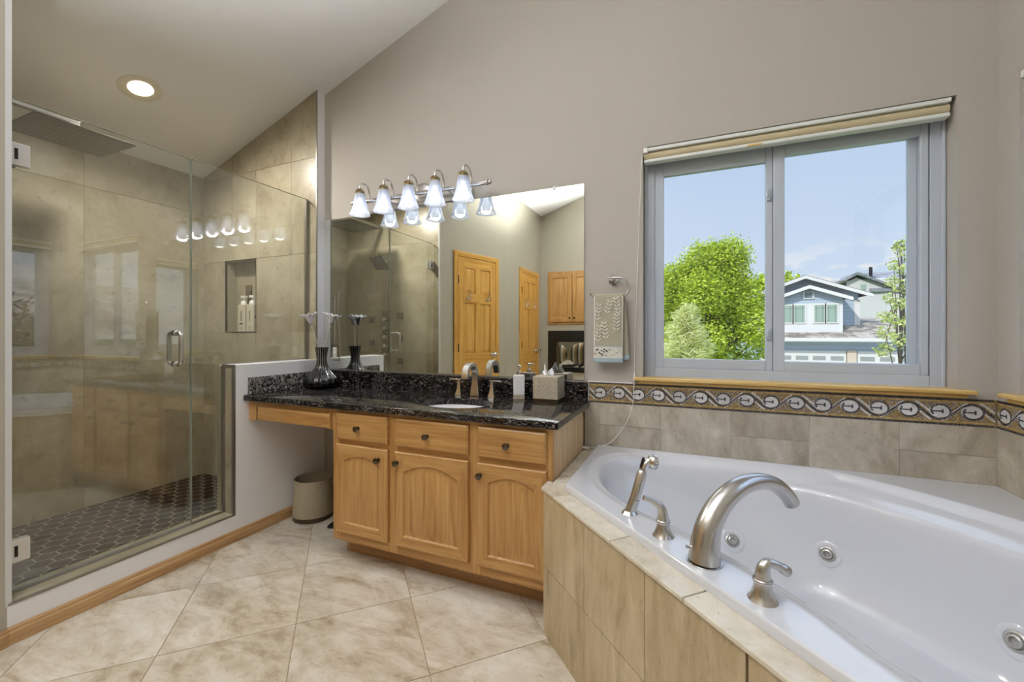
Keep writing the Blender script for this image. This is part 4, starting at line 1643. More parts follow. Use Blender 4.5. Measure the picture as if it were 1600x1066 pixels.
for i, x in enumerate(SHX):
    ys = 2.075
    mb = MB()
    path = bez([(x + 0.012, yb_, 2.085), (x + 0.012, yb_ - 0.004, 2.125), (x + 0.010, yb_ - 0.022, 2.162), (x + 0.004, ys + 0.020, 2.172), (x, ys + 0.002, 2.155), (x, ys, 2.128)], 6)
    mb.tube(path, 0.0052, 10)
    arm = mb.build('arm', M['nickel'], vl, smooth=60)
    mb = MB()
    mb.lathe((x, ys, 2.098), [(0.030, 0), (0.031, 0.006), (0.027, 0.010), (0.029, 0.016), (0.026, 0.022), (0.015, 0.032), (0.005, 0.034)], 24)
    mb.build('cap', plain('antique_nickel', (176, 160, 128), 0.25, 1.0), arm, smooth=40)
    mb = MB()
    prof = [(0.029, 2.104), (0.032, 2.085), (0.037, 2.06), (0.043, 2.03), (0.050, 2.0), (0.058, 1.977), (0.065, 1.964)]
    full = prof + [(r_ - 0.002, z_) for r_, z_ in prof[::-1]]
    mb.lathe((x, ys, 0), full, 36, cap0=False, cap1=False)
    mb.build('shade', M['shade'], arm, smooth=70)
    mb = MB()
    mb.lathe((x, ys, 0), [(0.012, 2.07), (0.014, 2.05), (0.024, 2.03), (0.030, 2.008), (0.029, 1.992), (0.020, 1.976), (0.002, 1.970)], 20)
    mb.build('bulb', M['bulb'], arm, smooth=60)
    ld = bpy.data.lights.new('bulb_light', 'POINT')
    ld.energy = 4.8
    ld.color = (0.96, 0.98, 1.0)
    ld.shadow_soft_size = 0.034
    lo = bpy.data.objects.new('bulb_light', ld)
    COL.objects.link(lo)
    lo.parent = vl
    lo.location = Vector((x, ys, 1.995)) - vl.location

# ------------------------------------------------------------------ towel ring and towel
tr_ = thing('towel_ring', 'brushed nickel open towel ring on the wall left of the window', 'towel ring', (-0.369, YB, 1.483))
mb = MB()
mb.lathe((-0.369, YB - 0.001, 1.483), [(0.026, 0), (0.026, 0.006), (0.020, 0.012), (0.012, 0.018), (0.010, 0.045)], 24, axis=(0, -1, 0))
mb.build('post', M['nickel'], tr_, smooth=40)
yr = YB - 0.05
mb = MB()
pts = [(-0.395, yr - 0.004, 1.490)]
pts.append((-0.365, yr, 1.489))
for k_ in range(0, 13):
    a = PI / 2 - k_ / 12 * PI * 1.02
    pts.append((-0.335 + 0.052 * math.cos(a), yr, 1.437 + 0.052 * math.sin(a)))
pts += [(-0.40, yr, 1.388), (-0.452, yr, 1.390), (-0.472, yr, 1.400), (-0.483, yr - 0.002, 1.414)]
mb.tube(bez(pts, 4), 0.0048, 10)
mb.build('ring', M['nickel'], tr_, smooth=60)

tw = thing('hand_towel', 'sage hand towel with white leaf pattern hanging on the towel ring', 'towel', (-0.385, yr, 1.22))


def towel_y(x, z):
    return yr - 0.010 - 0.004 * math.sin(34 * (x + 0.42)) * min(1, (1.41 - z) * 6)


TXa, TXb, TZt, TZb = -0.459, -0.310, 1.396, 1.052
mb = MB()


def front(a, b):
    z = TZt - (TZt - TZb) * b
    x = TXa + (TXb - TXa) * a - 0.003 * b
    return (x, towel_y(x, z), z)


nu_, nv_ = 26, 60
mb.grid(front, nu_, nv_)
for f in mb.bm.faces:
    z = f.calc_center_median().z
    f.material_index = 0 if z > 1.140 else (2 if z > 1.134 else (1 if z > 1.074 else 2))
    x = f.calc_center_median().x
    if z > 1.140 and (x < TXa + 0.004 or x > TXb - 0.0065):
        f.material_index = 1
rnd = random.Random(5)


def leaf(cx, cz, a, ln, w, m):
    pts = []
    for k_ in range(9):
        t = k_ / 8
        pts.append((ln * t, w * math.sin(PI * t) ** 0.8))
    for k_ in range(7, 0, -1):
        t = k_ / 8
        pts.append((ln * t, -w * math.sin(PI * t) ** 0.8))
    q = []
    for px, pz in pts:
        x = cx + px * math.cos(a) - pz * math.sin(a)
        z = cz + px * math.sin(a) + pz * math.cos(a)
        x = min(max(x, TXa + 0.002), TXb - 0.004)
        q.append((x, towel_y(x, z) - 0.0022, z))
    mb.poly(q, m)


for (sx_, sz_, lean) in ((-0.445, 1.27, 0.15), (-0.395, 1.175, -0.12), (-0.392, 1.305, 0.25), (-0.345, 1.215, 0.05), (-0.33, 1.30, -0.2), (-0.44, 1.16, 0.1)):
    for k_ in range(5):
        zz = sz_ + 0.018 * k_
        xx = sx_ + lean * 0.018 * k_
        for sg in (-1, 1):
            if zz < 1.375 and zz > 1.145:
                leaf(xx, zz, PI / 2 + lean * -1 + sg * -0.75, 0.024, 0.0042, 1)
for k_ in range(26):
    x = TXa + 0.008 + 0.128 * (k_ / 25)
    z = 1.112 + 0.012 * math.sin(k_ * 0.9) - (0.012 if k_ % 3 == 0 else 0)
    if k_ % 2 == 0 or k_ < 12:
        leaf(x, z, rnd.uniform(0, 6.28), 0.009 if k_ < 12 else 0.011, 0.0028 if k_ < 12 else 0.0008, 3)
mb.build('front_fall', [M['towelgreen'], M['towelwhite'], M['towelblue'], M['ink']], tw, smooth=60, recalc=False)
mb = MB()


def fold(a, b):
    x = TXa + (TXb - TXa + 0.01 * b) * a
    t = b * PI
    return (x + 0.006 * b, yr - 0.010 * math.cos(t), TZt - 0.001 + 0.010 * math.sin(t))


mb.grid(fold, 20, 8)
mb.build('fold', M['towelgreen'], tw, smooth=180)
mb = MB()


def back(a, b):
    z = TZt - (TZt - 1.068) * b
    x = TXa + 0.01 + (TXb - TXa - 0.006 + 0.022 * b ** 0.7) * a
    return (x, yr + 0.010 + 0.003 * math.sin(30 * x), z)


mb.grid(back, 20, 40)
for f in mb.bm.faces:
    f.material_index = 1 if f.calc_center_median().z < 1.09 else 0
mb.build('back_fall', [M['towelgreen'], M['towelblue']], tw, smooth=180)
for o in tw.children:
    s_ = o.modifiers.new('thick', 'SOLIDIFY')
    s_.thickness = 0.004
    s_.offset = 1 if o.name.startswith('back') else 0

# ------------------------------------------------------------------ floor things under the counter
bn = thing('waste_bin', 'round beige woven waste bin under the counter', 'waste bin', (-2.276, 2.005, 0))
bc = (-2.276, 2.005, 0)
mb = MB()
mb.lathe(bc, [(0.123, 0.030), (0.125, 0.035), (0.120, 0.15), (0.114, 0.258), (0.110, 0.258), (0.115, 0.15), (0.118, 0.04), (0.001, 0.038)], 48, cap1=False)
mb.build('body', M['bin'], bn, smooth=40)
mb = MB()
mb.lathe(bc, [(0.117, 0.0), (0.124, 0.004), (0.1245, 0.030), (0.10, 0.032)], 48)
mb.build('base', M['binbase'], bn, smooth=40)
scl = thing('bathroom_scale', 'flat black bathroom scale with metal feet on the floor beside the cabinet', 'scale', (-1.93, 2.02, 0))
mb = MB()
mb.obox((-1.93, 2.03, 0.028), (0.96, 0.28, 0), (-0.28, 0.96, 0), (0, 0, 1), 0.13, 0.12, 0.008)
mb.build('platform', M['black'], scl, bev=0.003)
for a, b in ((-0.105, -0.10), (0.105, -0.10), (-0.105, 0.10), (0.105, 0.10)):
    mb = MB()
    cx_, cy_ = -1.93 + a * 0.96 - b * 0.28, 2.03 + a * 0.28 + b * 0.96
    mb.lathe((cx_, cy_, 0), [(0.018, 0), (0.022, 0.006), (0.022, 0.020), (0.015, 0.021)], 16)
    mb.build('foot', M['hinge'], scl, smooth=40)

# ------------------------------------------------------------------ shower enclosure
JY = 1.402
sdoor = thing('shower_door', 'frameless glass shower door with a nickel D-shaped pull', 'shower door', (XG, 1.06, 0.17))
mb = MB()
mb.box(XG - 0.005, XG + 0.005, YN + 0.012, JY - 0.003, 0.172, 2.155)
mb.build('glass_pane', M['showerglass'], sdoor)
mb = MB()
for y in (JY - 0.003,):
    mb.box(XG - 0.0052, XG + 0.0052, y - 0.0012, y + 0.0004, 0.172, 2.155)
mb.box(XG - 0.0052, XG + 0.0052, YN + 0.012, JY - 0.003, 2.1535, 2.1555)
tag(mb.build('glass_edge', M['glassedge'], sdoor), 'grey green polished glass edge')
for zz in (0.325, 1.925):
    mb = MB()
    for sx_ in (-1, 1):
        mb.box(XG + sx_ * 0.0055, XG + sx_ * 0.0155, YN + 0.020, YN + 0.085, zz - 0.045, zz + 0.045)
    hg = mb.build('hinge', M['hinge'], sdoor, bev=0.002)
    mb = MB()
    mb.box(XG - 0.02, XG + 0.0155, YN + 0.0005, YN + 0.016, zz - 0.045, zz + 0.045)
    mb.box(XG + 0.0145, XG + 0.0165, YN + 0.018, YN + 0.046, zz - 0.022, zz + 0.022)
    mb.build('hinge_plate', M['hinge'], hg, bev=0.0015)
    mb = MB()
    mb.box(XG + 0.0155, XG + 0.0172, YN + 0.040, YN + 0.050, zz - 0.022, zz + 0.022)
    tag(mb.build('hinge_slot', M['dark'], hg), 'dark slot in the hinge')
for sx_ in (-1, 1):
    mb = MB()
    hy = 1.325
    x0_ = XG + sx_ * 0.006
    x1_ = XG + sx_ * 0.052
    pts = [(x0_, hy, 1.205), (x1_ - sx_ * 0.018, hy, 1.205), (x1_ - sx_ * 0.005, hy, 1.199), (x1_, hy, 1.184), (x1_, hy, 1.12), (x1_, hy, 1.061), (x1_ - sx_ * 0.005, hy, 1.046), (x1_ - sx_ * 0.018, hy, 1.040), (x0_, hy, 1.040)]
    mb.tube(bez(pts, 5), 0.0105, 16)
    for zz in (1.205, 1.040):
        mb.lathe((x0_, hy, zz), [(0.015, 0), (0.015, 0.006), (0.011, 0.008)], 18, axis=(sx_, 0, 0))
    mb.build('pull_handle', M['nickel'], sdoor, smooth=60)
mb = MB()
mb.box(XG - 0.004, XG + 0.008, YN + 0.012, JY - 0.004, 0.160, 0.172)
mb.build('bottom_sweep', plain('clear_sweep', (150, 150, 144), 0.3), sdoor)

sp_ = thing('shower_glass_panel', 'fixed glass shower panel standing on the pony wall and curb', 'shower panel', (XG, 1.78, 0.16))
mb = MB()
# notched pane: short leg beside the door, upper part over the pony wall
outl = [(JY + 0.001, 0.164), (1.570, 0.164), (1.570, 1.025), (YT - 0.004, 1.025), (YT - 0.004, 2.157), (JY + 0.001, 2.157)]
mb.prism(outl, 'x', XG - 0.005, XG + 0.005)
mb.build('glass_pane', M['showerglass'], sp_)
mb = MB()
mb.box(XG - 0.0052, XG + 0.0052, JY + 0.0006, YT - 0.004, 2.156, 2.158)
mb.box(XG - 0.0052, XG + 0.0052, JY + 0.0006, JY + 0.0018, 0.164, 2.157)
tag(mb.build('glass_edge', M['glassedge'], sp_), 'grey green polished glass edge')
mb = MB()
mb.box(XG - 0.010, XG + 0.010, YT - 0.020, YT - 0.0005, 1.022, 2.15)
mb.box(XG - 0.010, XG + 0.010, 1.566, 1.5775, 0.16, 1.018)
mb.box(XG - 0.008, XG + 0.008, 1.566, YT - 0.021, 1.0215, 1.028)
mb.box(XG - 0.008, XG + 0.008, JY, 1.566, 0.1585, 0.168)
mb.build('channel', M['alu'], sp_)

rh = thing('rain_shower_head', 'large square rain shower head hanging from an arm under the ceiling', 'shower head', (-3.18, 1.17, 2.3))
RX0, RX1, RY0, RY1 = -3.372, -2.99, 0.968, 1.38
mb = MB()
mb.box(RX0, RX1, RY0, RY1, 2.300, 2.310, 0)
plate = mb.build('plate', plain('rain_plate', (100, 96, 84), 0.35, 0.7), rh, bev=0.002)
mb = MB()
for i in range(14):
    for j in range(14):
        x = RX0 + 0.05 + (RX1 - RX0 - 0.1) * (i + (0.25 if j % 2 else -0.25) + 0.25) / 13.5
        y = RY0 + 0.05 + (RY1 - RY0 - 0.1) * j / 13
        mb.lathe((x, y, 2.2985), [(0.0025, 0), (0.0025, 0.0016)], 6)
tag(mb.build('nozzles', plain('nozzle_pale', (210, 206, 192), 0.6), plate), 'pale rubber nozzles')
plate.children[0]['kind'] = 'stuff'
mb = MB()
mb.box(-3.20, -3.16, YN, 1.20, 2.375, 2.395)
mb.box(-3.20, -3.16, 1.16, 1.20, 2.31, 2.376)
mb.box(-3.21, -3.15, YN, YN + 0.008, 2.355, 2.415)
mb.build('arm', M['nickel'], rh, bev=0.002)

sh = thing('wall_shower_head', 'small square tilted shower head on the near shower wall, seen in the mirror', 'shower head', (-3.2, YN, 2.0))
mb = MB()
mb.tube(bez([(-3.10, YN, 2.02), (-3.10, YN + 0.06, 2.02), (-3.10, YN + 0.12, 1.99)], 6), 0.010, 12)
mb.lathe((-3.10, YN + 0.001, 2.02), [(0.03, 0), (0.03, 0.006), (0.012, 0.010)], 20, axis=(0, 1, 0))
mb.build('arm', M['chrome'], sh, smooth=50)
mb = MB()
mb.obox((-3.10, YN + 0.145, 1.965), (1, 0, 0), (0, 0.72, 0.69), (0, -0.69, 0.72), 0.085, 0.085, 0.007)
mb.build('plate', M['darknickel'], sh, bev=0.002)

cp = thing('shower_control_panel', 'vertical nickel shower control panel with five knobs, seen in the mirror', 'shower control', (-3.12, YN, 1.2))
mb = MB()
mb.box(-3.175, -3.065, YN + 0.0005, YN + 0.012, 0.87, 1.46)
mb.build('panel', M['darknickel'], cp, bev=0.002)
for k_ in range(5):
    mb = MB()
    zz = 0.97 + k_ * 0.098
    mb.lathe((-3.12, YN + 0.012, zz), [(0.024, 0), (0.024, 0.03), (0.020, 0.034), (0.001, 0.034)], 20, axis=(0, 1, 0))
    mb.obox((-3.12 + 0.02, YN + 0.040, zz), (1, 0, 0), (0, 1, 0), (0, 0, 1), 0.026, 0.005, 0.005)
    mb.build('knob', M['chrome'], cp, smooth=40)
hh = thing('slide_bar_hand_shower', 'slim hand shower on a slide bar on the far shower wall, seen in the mirror', 'hand shower', (XS, 0.95, 1.0))
mb = MB()
mb.cyl((XS + 0.05, 0.95, 1.0), (XS + 0.05, 0.95, 1.62), 0.009, 12)
for zz in (1.03, 1.59):
    mb.cyl((XS, 0.95, zz), (XS + 0.05, 0.95, zz), 0.010, 12)
mb.build('slide_bar', M['chrome'], hh, smooth=40)
mb = MB()
mb.obox((XS + 0.085, 0.93, 1.55), (1, 0, 0), (0, 1, 0), (0, 0, 1), 0.011, 0.014, 0.13)
mb.build('wand', M['chrome'], hh, bev=0.003)
mb = MB()
mb.tube(bez([(XS + 0.085, 0.93, 1.42), (XS + 0.10, 0.92, 1.1), (XS + 0.09, 0.88, 0.78), (XS + 0.06, 0.80, 0.72), (XS + 0.02, 0.78, 0.86)], 8), 0.006, 8)
mb.build('hose', M['chrome'], hh, smooth=60)
jets = []
for k_, (x, z, lb) in enumerate(((-3.32, 1.36, 'square body spray jet highest left of the shower control panel'), (-3.32, 1.10, 'square body spray jet lowest left of the shower control panel'), (-2.93, 1.40, 'square body spray jet highest right of the shower control panel'),
                                 (-2.93, 1.15, 'square body spray jet midway right of the shower control panel'), (-2.93, 0.90, 'square body spray jet lowest right of the shower control panel'))):
    mb = MB()
    mb.box(x - 0.035, x + 0.035, YN + 0.0005, YN + 0.016, z - 0.035, z + 0.035)
    mb.box(x - 0.028, x + 0.028, YN + 0.016, YN + 0.020, z - 0.028, z + 0.028)
    tag(mb.build('body_spray', M['darknickel'], bev=0.002), lb, 'body spray', 'body sprays in the shower')

dr = thing('shower_drain', 'round metal drain in the black hexagon shower floor', 'drain', (-3.131, 1.39, 0.049))
mb = MB()
mb.lathe((-3.131, 1.39, 0.0488), [(0.055, 0), (0.055, 0.003), (0.048, 0.003), (0.047, 0.001)], 32, cap1=False)
mb.build('rim', M['nickel'], dr, smooth=40)
mb = MB()
mb.lathe((-3.131, 1.39, 0.0486), [(0.047, 0), (0.047, 0.0016)], 32)
gr = mb.build('grate', plain('drain_dark', (52, 50, 46), 0.4, 0.6), dr)
mb = MB()
for a in range(8):
    for rr_ in (0.018, 0.034):
        t = a * PI / 4
        mb.lathe((-3.131 + rr_ * math.cos(t), 1.39 + rr_ * math.sin(t), 0.0502), [(0.004, 0), (0.004, 0.001)], 8)
mb.build('holes', M['black'], gr)

# niche and bottles
mb = MB()
for a, b, c, d in ((NX0 - 0.006, NX0, NZ0 - 0.006, NZ1 + 0.006), (NX1, NX1 + 0.004, NZ0 - 0.006, NZ1 + 0.006)):
    mb.box(a, b, YT - 0.003, YT + 0.004, c, d)
mb.box(NX0, NX1, YT - 0.003, YT + 0.004, NZ0 - 0.006, NZ0)
mb.box(NX0, NX1, YT - 0.003, YT + 0.004, NZ1, NZ1 + 0.005)
struct(mb, 'trim_13', plain('niche_trim', (74, 66, 50), 0.4, 0.6))
M['cream'] = plain('cream_plastic', (206, 198, 180), 0.4)
M['greyprint'] = plain('grey_print', (120, 112, 98), 0.6)


def pump_bottle(label, x, y, pump_h, head):
    o = thing('shampoo_bottle', label, 'bottle', (x, y, NZ0), group='toiletries in the shower niche')
    m_ = MB()
    m_.box(x - 0.042, x + 0.042, y - 0.022, y + 0.022, NZ0, NZ0 + 0.215)
    b = m_.build('bottle', M['cream'], o, bev=0.006)
    m_ = MB()
    m_.lathe((x, y, NZ0 + 0.215), [(0.022, 0), (0.020, 0.022), (0.012, 0.030), (0.005, 0.032), (0.005, 0.055), (0.006, 0.056)], 18)
    m_.obox((x + 0.004, y, NZ0 + 0.215 + 0.062), (1, 0, 0), (0, 1, 0), (0, 0, 1), head, 0.012, 0.008)
    m_.build('pump', M['whiteplastic'], o, smooth=40)
    m_ = MB()
    m_.box(x - 0.006, x + 0.006, y - 0.0228, y - 0.0218, NZ0 + 0.085, NZ0 + 0.166)
    m_.build('lettering', M['greyprint'], o)
    for k_ in range(3):
        m_ = MB()
        m_.box(x - 0.022 + k_ * 0.002, x + 0.022 - k_ * 0.002, y - 0.0228, y - 0.0218, NZ0 + 0.018 + k_ * 0.009, NZ0 + 0.021 + k_ * 0.009)
        m_.build('lettering', M['greyprint'], o)
    return o, b


o, b = pump_bottle('cream pump bottle with a black bar, nearest the left side of the niche', -3.255, YT + 0.045, 0, 0.024)
mb = MB()
mb.box(-3.273, -3.237, YT + 0.0222, YT + 0.0232, NZ0 + 0.058, NZ0 + 0.070)
mb.build('black_bar', M['black'], o)
pump_bottle('cream pump bottle without a bar, middle of the three in the niche', -3.155, YT + 0.045, 0, 0.026)
o = thing('face_wash_bottle', 'slim white bottle with a black round emblem at the right end of the niche', 'bottle', (-3.083, YT + 0.045, NZ0), group='toiletries in the shower niche')
mb = MB()
mb.lathe((-3.083, YT + 0.045, NZ0), [(0.019, 0), (0.021, 0.004), (0.021, 0.14), (0.016, 0.155), (0.010, 0.158)], 20)
mb.build('bottle', M['whiteplastic'], o, smooth=40)
mb = MB()
mb.lathe((-3.083, YT + 0.045, NZ0 + 0.157), [(0.012, 0), (0.012, 0.022), (0.008, 0.026), (0.001, 0.028)], 16)
mb.build('cap', M['cream'], o, smooth=40)
mb = MB()
mb.lathe((-3.083, YT + 0.0245, NZ0 + 0.115), [(0.015, 0), (0.015, 0.001)], 20, axis=(0, -1, 0))
mb.build('logo', M['black'], o)
mb = MB()
for k_ in range(3):
    mb.box(-3.094, -3.072, YT + 0.0235, YT + 0.0245, NZ0 + 0.03 + k_ * 0.02, NZ0 + 0.036 + k_ * 0.02)
mb.build('lettering', M['greyprint'], o)
o = thing('scrub_brush', 'dark brush standing behind the pump bottles in the niche', 'brush', (-3.245, YT + 0.078, NZ0))
mb = MB()
mb.box(-3.255, -3.235, YT + 0.071, YT + 0.081, NZ0, NZ0 + 0.28)
mb.build('handle', plain('brush_wood', (96, 84, 56), 0.6), o, bev=0.003)
mb = MB()
mb.box(-3.275, -3.215, YT + 0.070, YT + 0.086, NZ0 + 0.28, NZ0 + 0.375)
mb.build('head', plain('brush_bristle', (84, 76, 50), 0.9), o, bev=0.006)


# ------------------------------------------------------------------ recessed ceiling lights
def can(label, x, y, energy, spot=True):
    z = ceil_z(x)
    nrm = Vector((0.345, 0, -1)).normalized()
    c = Vector((x, y, z))
    o = thing('recessed_light', label, 'ceiling light', c, group='recessed ceiling lights')
    m_ = MB()
    m_.lathe(c + nrm * 0.0005, [(0.105, 0), (0.105, 0.003), (0.098, 0.007), (0.080, 0.006), (0.066, 0.002), (0.062, 0.0008)], 40, axis=nrm, cap1=False)
    m_.build('trim_ring', plain('can_trim', (226, 220, 206), 0.4), o, smooth=40)
    m_ = MB()
    m_.lathe(c + nrm * 0.0006, [(0.062, 0), (0.056, 0.0045), (0.001, 0.0065)], 40, axis=nrm, cap1=False)
    m_.build('lens', M['canlens'], o, smooth=60)
    ld = bpy.data.lights.new('can_light', 'SPOT')
    ld.energy = energy
    ld.spot_size = R(178)
    ld.spot_blend = 1.0 if spot else 0.8
    ld.shadow_soft_size = 0.06
    ld.color = (1.0, 0.94, 0.84) if spot else (0.96, 0.98, 1.0)
    lo = bpy.data.objects.new('can_light', ld)
    COL.objects.link(lo)
    lo.parent = o
    lo.location = nrm * 0.06
    lo.rotation_euler = nrm.to_track_quat('-Z', 'Y').to_euler()
    return o


can('lit recessed ceiling light over the shower', -3.07, 1.44, 98)
can('added unseen recessed fill light above the floor by the first rear door', -1.45, 0.10, 22, False)  # added lamp out of view, fills the room with light
can('added unseen recessed fill light before the rear fireplace wall', -0.9, -1.2, 30, False)  # second added lamp out of view, more room fill


pg = thing('fill_uplight', 'added fill uplight in a white metal bowl, unseen behind the camera', 'ceiling light', (-0.8, -0.35, 1.78))  # added unseen lamp, bounces fill light off the ceiling
mb = MB()
for k_ in range(3):
    a = k_ * 2 * PI / 3
    mb.cyl((-0.8 + 0.105 * math.cos(a), -0.35 + 0.105 * math.sin(a), 1.77), (-0.8, -0.35, 2.1), 0.003, 8)
mb.cyl((-0.8, -0.35, 2.09), (-0.8, -0.35, ceil_z(-0.8)), 0.006, 10)
mb.build('stem', M['nickel'], pg, smooth=40)
mb = MB()
mb.lathe((-0.8, -0.35, 1.65), [(0.02, 0), (0.06, 0.015), (0.10, 0.06), (0.118, 0.13), (0.114, 0.13), (0.096, 0.065), (0.055, 0.022), (0.001, 0.012)], 36, cap1=False)
mb.build('bowl', M['white'], pg, smooth=60)
ld = bpy.data.lights.new('bowl_fill', 'SPOT')
ld.energy = 730
ld.spot_size = R(112)
ld.spot_blend = 0.75
ld.color = (0.96, 0.98, 1.0)
ld.shadow_soft_size = 0.07
lo = bpy.data.objects.new('bowl_fill', ld)
COL.objects.link(lo)
lo.parent = pg
lo.location = (0, 0, -0.03)
lo.rotation_euler = Vector((-0.20, 0.16, 1.0)).to_track_quat('-Z', 'Y').to_euler()


# ------------------------------------------------------------------ rear doors, wall cabinet, fireplace (seen in the mirror)
def pine_door(n_, loc, ang, width, ztop):
    root = bpy.data.objects.new('door_%d' % n_, None)
    COL.objects.link(root)
    tag(root, kind='structure')
    root.location = loc
    root.rotation_euler = (0, 0, ang)
    W = width
    fw = 0.057
    m_ = MB()
    m_.box(0, fw, -0.020, -0.001, 0, ztop, 0)
    m_.box(W - fw, W, -0.020, -0.001, 0, ztop, 0)
    m_.box(fw, W - fw, -0.0195, -0.001, ztop - fw, ztop, 1)
    m_.build('door_frame', [M['pineV'], M['pineH']], root, local=True, bev=0.004)
    # leaf: stiles, rails and six raised panels
    a0, a1 = fw + 0.004, W - fw - 0.004
    zt = ztop - fw - 0.004
    st = 0.095
    mid = 0.085
    m_ = MB()
    xs0, xs1 = a0 + st, a1 - st
    xm0, xm1 = (xs0 + xs1) / 2 - mid / 2, (xs0 + xs1) / 2 + mid / 2
    rows = [(0.20, 0.80), (0.98, 1.55), (1.66, zt - 0.11)]
    m_.box(a0, xs0, -0.016, -0.002, 0.01, zt, 0)
    m_.box(xs1, a1, -0.016, -0.002, 0.01, zt, 0)
    m_.box(xm0, xm1, -0.0158, -0.002, 0.01, zt, 0)
    zz = [0.01] + [q for r_ in rows for q in r_] + [zt]
    for k_ in range(0, len(zz), 2):
        m_.box(xs0, xs1, -0.0162, -0.002, zz[k_], zz[k_ + 1], 1)
    for z0_, z1_ in rows:
        for p0, p1 in ((xs0, xm0), (xm1, xs1)):
            o_ = [(p0, z0_), (p1, z0_), (p1, z1_), (p0, z1_)]
            i_ = [(p0 + 0.03, z0_ + 0.03), (p1 - 0.03, z0_ + 0.03), (p1 - 0.03, z1_ - 0.03), (p0 + 0.03, z1_ - 0.03)]
            m_.rings([[(x, -0.003, z) for x, z in o_], [(x, -0.006, z) for x, z in o_], [(x, -0.0135, z) for x, z in i_]], 0, cap0=False)
    leaf_ = m_.build('door_leaf', [M['pineV'], M['pineH']], root, local=True)
    for zz_ in (0.25, 1.05, 1.80):
        m_ = MB()
        m_.cyl((a1 + 0.002, -0.022, zz_ - 0.045), (a1 + 0.002, -0.022, zz_ + 0.045), 0.006, 10)
        m_.build('hinge', M['black'], root, local=True)
    m_ = MB()
    m_.lathe((a0 + 0.06, -0.016, 0.95), [(0.03, 0), (0.03, 0.006), (0.012, 0.010), (0.012, 0.03), (0.026, 0.042), (0.028, 0.055), (0.020, 0.065), (0.002, 0.067)], 20, axis=(0, -1, 0))
    m_.build('door_knob', M['chrome'], root, local=True, smooth=40)
    for xh in (xs0 + 0.05, xs1 - 0.05):
        m_ = MB()
        m_.lathe((xh, -0.016, 1.60), [(0.018, 0), (0.018, 0.005), (0.005, 0.008)], 16, axis=(0, -1, 0))
        m_.tube(bez([(xh, -0.02, 1.60), (xh, -0.05, 1.585), (xh, -0.065, 1.60), (xh, -0.06, 1.625)], 5), 0.005, 8)
        m_.tube(bez([(xh, -0.02, 1.605), (xh, -0.045, 1.66), (xh, -0.04, 1.70)], 5), 0.004, 8)
        m_.sphere((xh, -0.06, 1.628), 0.009, 10)
        m_.build('hook', M['chrome'], root, local=True, smooth=60)
    return root


dl = A0 + dA * 0.93
pine_door(1, (dl.x, dl.y, 0), R(106), 0.74, 2.115)
pine_door(2, (-2.12, -1.525, 0), R(90), 0.76, 2.106)

wc = thing('wall_cabinet', 'oak wall cabinet with two doors above the fireplace, seen in the mirror', 'cabinet', (-1.23, YC, 1.347), (0, 0, PI))
# local: x to the right when facing it; root at its left end seen from the room -> spans local 0..0.78
mb = MB()
WCW = 0.78
mb.box(0.0, WCW, -0.012, -0.001, 0, 0.80)
mb.build('carcass', M['cabV'], wc, local=True)
for k_, (a, b, kx) in enumerate(((0.03, 0.385, 0.355), (0.397, 0.752, 0.427))):
    mb = MB()
    panel_door(mb, a, b, 0.035, 0.765, -0.032, 0.0195, 0.06, 0.0)
    d = mb.build('door', [M['cabV'], M['cabV']], wc, local=True, smooth=28)
    m_ = MB()
    m_.lathe((kx, -0.032, 0.09), [(0.008, 0), (0.006, 0.010), (0.014, 0.016), (0.012, 0.024), (0.001, 0.026)], 14, axis=(0, -1, 0))
    m_.build('knob', M['darknickel'], d, local=True, smooth=40)

fp = thing('fireplace', 'black two-sided gas fireplace with glass front in the rear wall, seen in the mirror', 'fireplace', (-1.51, YC, FZ0))
mb = MB()
fy0, fy1 = YC - 0.15, YC + 0.012
mb.box(FX0 + 0.001, FX0 + 0.13, fy0, fy1, FZ0 + 0.001, FZ1 - 0.001)
mb.box(FX1 - 0.13, FX1 - 0.001, fy0, fy1, FZ0 + 0.001, FZ1 - 0.001)
mb.box(FX0 + 0.13, FX1 - 0.13, fy0, fy1, FZ1 - 0.17, FZ1 - 0.001)
mb.box(FX0 + 0.13, FX1 - 0.13, fy0, fy1, FZ0 + 0.001, FZ0 + 0.07)
mb.build('surround', M['black'], fp)
mb = MB()
for k_ in range(6):
    zz = FZ1 - 0.03 - k_ * 0.022
    mb.box(FX0 + 0.03, FX1 - 0.03, fy1, fy1 + 0.008, zz - 0.006, zz + 0.004)
mb.build('louver', plain('louver_black', (40, 40, 40), 0.4), fp)
mb = MB()
mb.box(FX0 + 0.13, FX1 - 0.13, YC - 0.012, YC - 0.006, FZ0 + 0.07, FZ1 - 0.17)
mb.build('glass_front', M['glass'], fp)
mb = MB()
for k_ in range(5):
    mb.cyl((FX0 + 0.2 + k_ * 0.13, YC - 0.10 + 0.02 * (k_ % 2), FZ0 + 0.085), (FX0 + 0.33 + k_ * 0.11, YC - 0.06, FZ0 + 0.10 + 0.02 * (k_ % 3)), 0.022, 10)
mb.build('logs', plain('gas_logs', (60, 54, 50), 0.9), fp, smooth=60)

# bed seen through the fireplace
bed = thing('bed', 'bed in the room beyond the fireplace', 'bed', (-1.7, -3.6, 0))
mb = MB()
mb.box(-2.9, -0.9, -4.6, -2.7, 0.30, 0.62)
mb.build('mattress', plain('bedspread', (206, 200, 190), 0.9), bed, bev=0.05, seg=4)
mb = MB()
mb.box(-2.85, -0.95, -4.55, -2.75, 0, 0.30)
mb.build('base', plain('bed_base', (70, 56, 44), 0.7), bed)


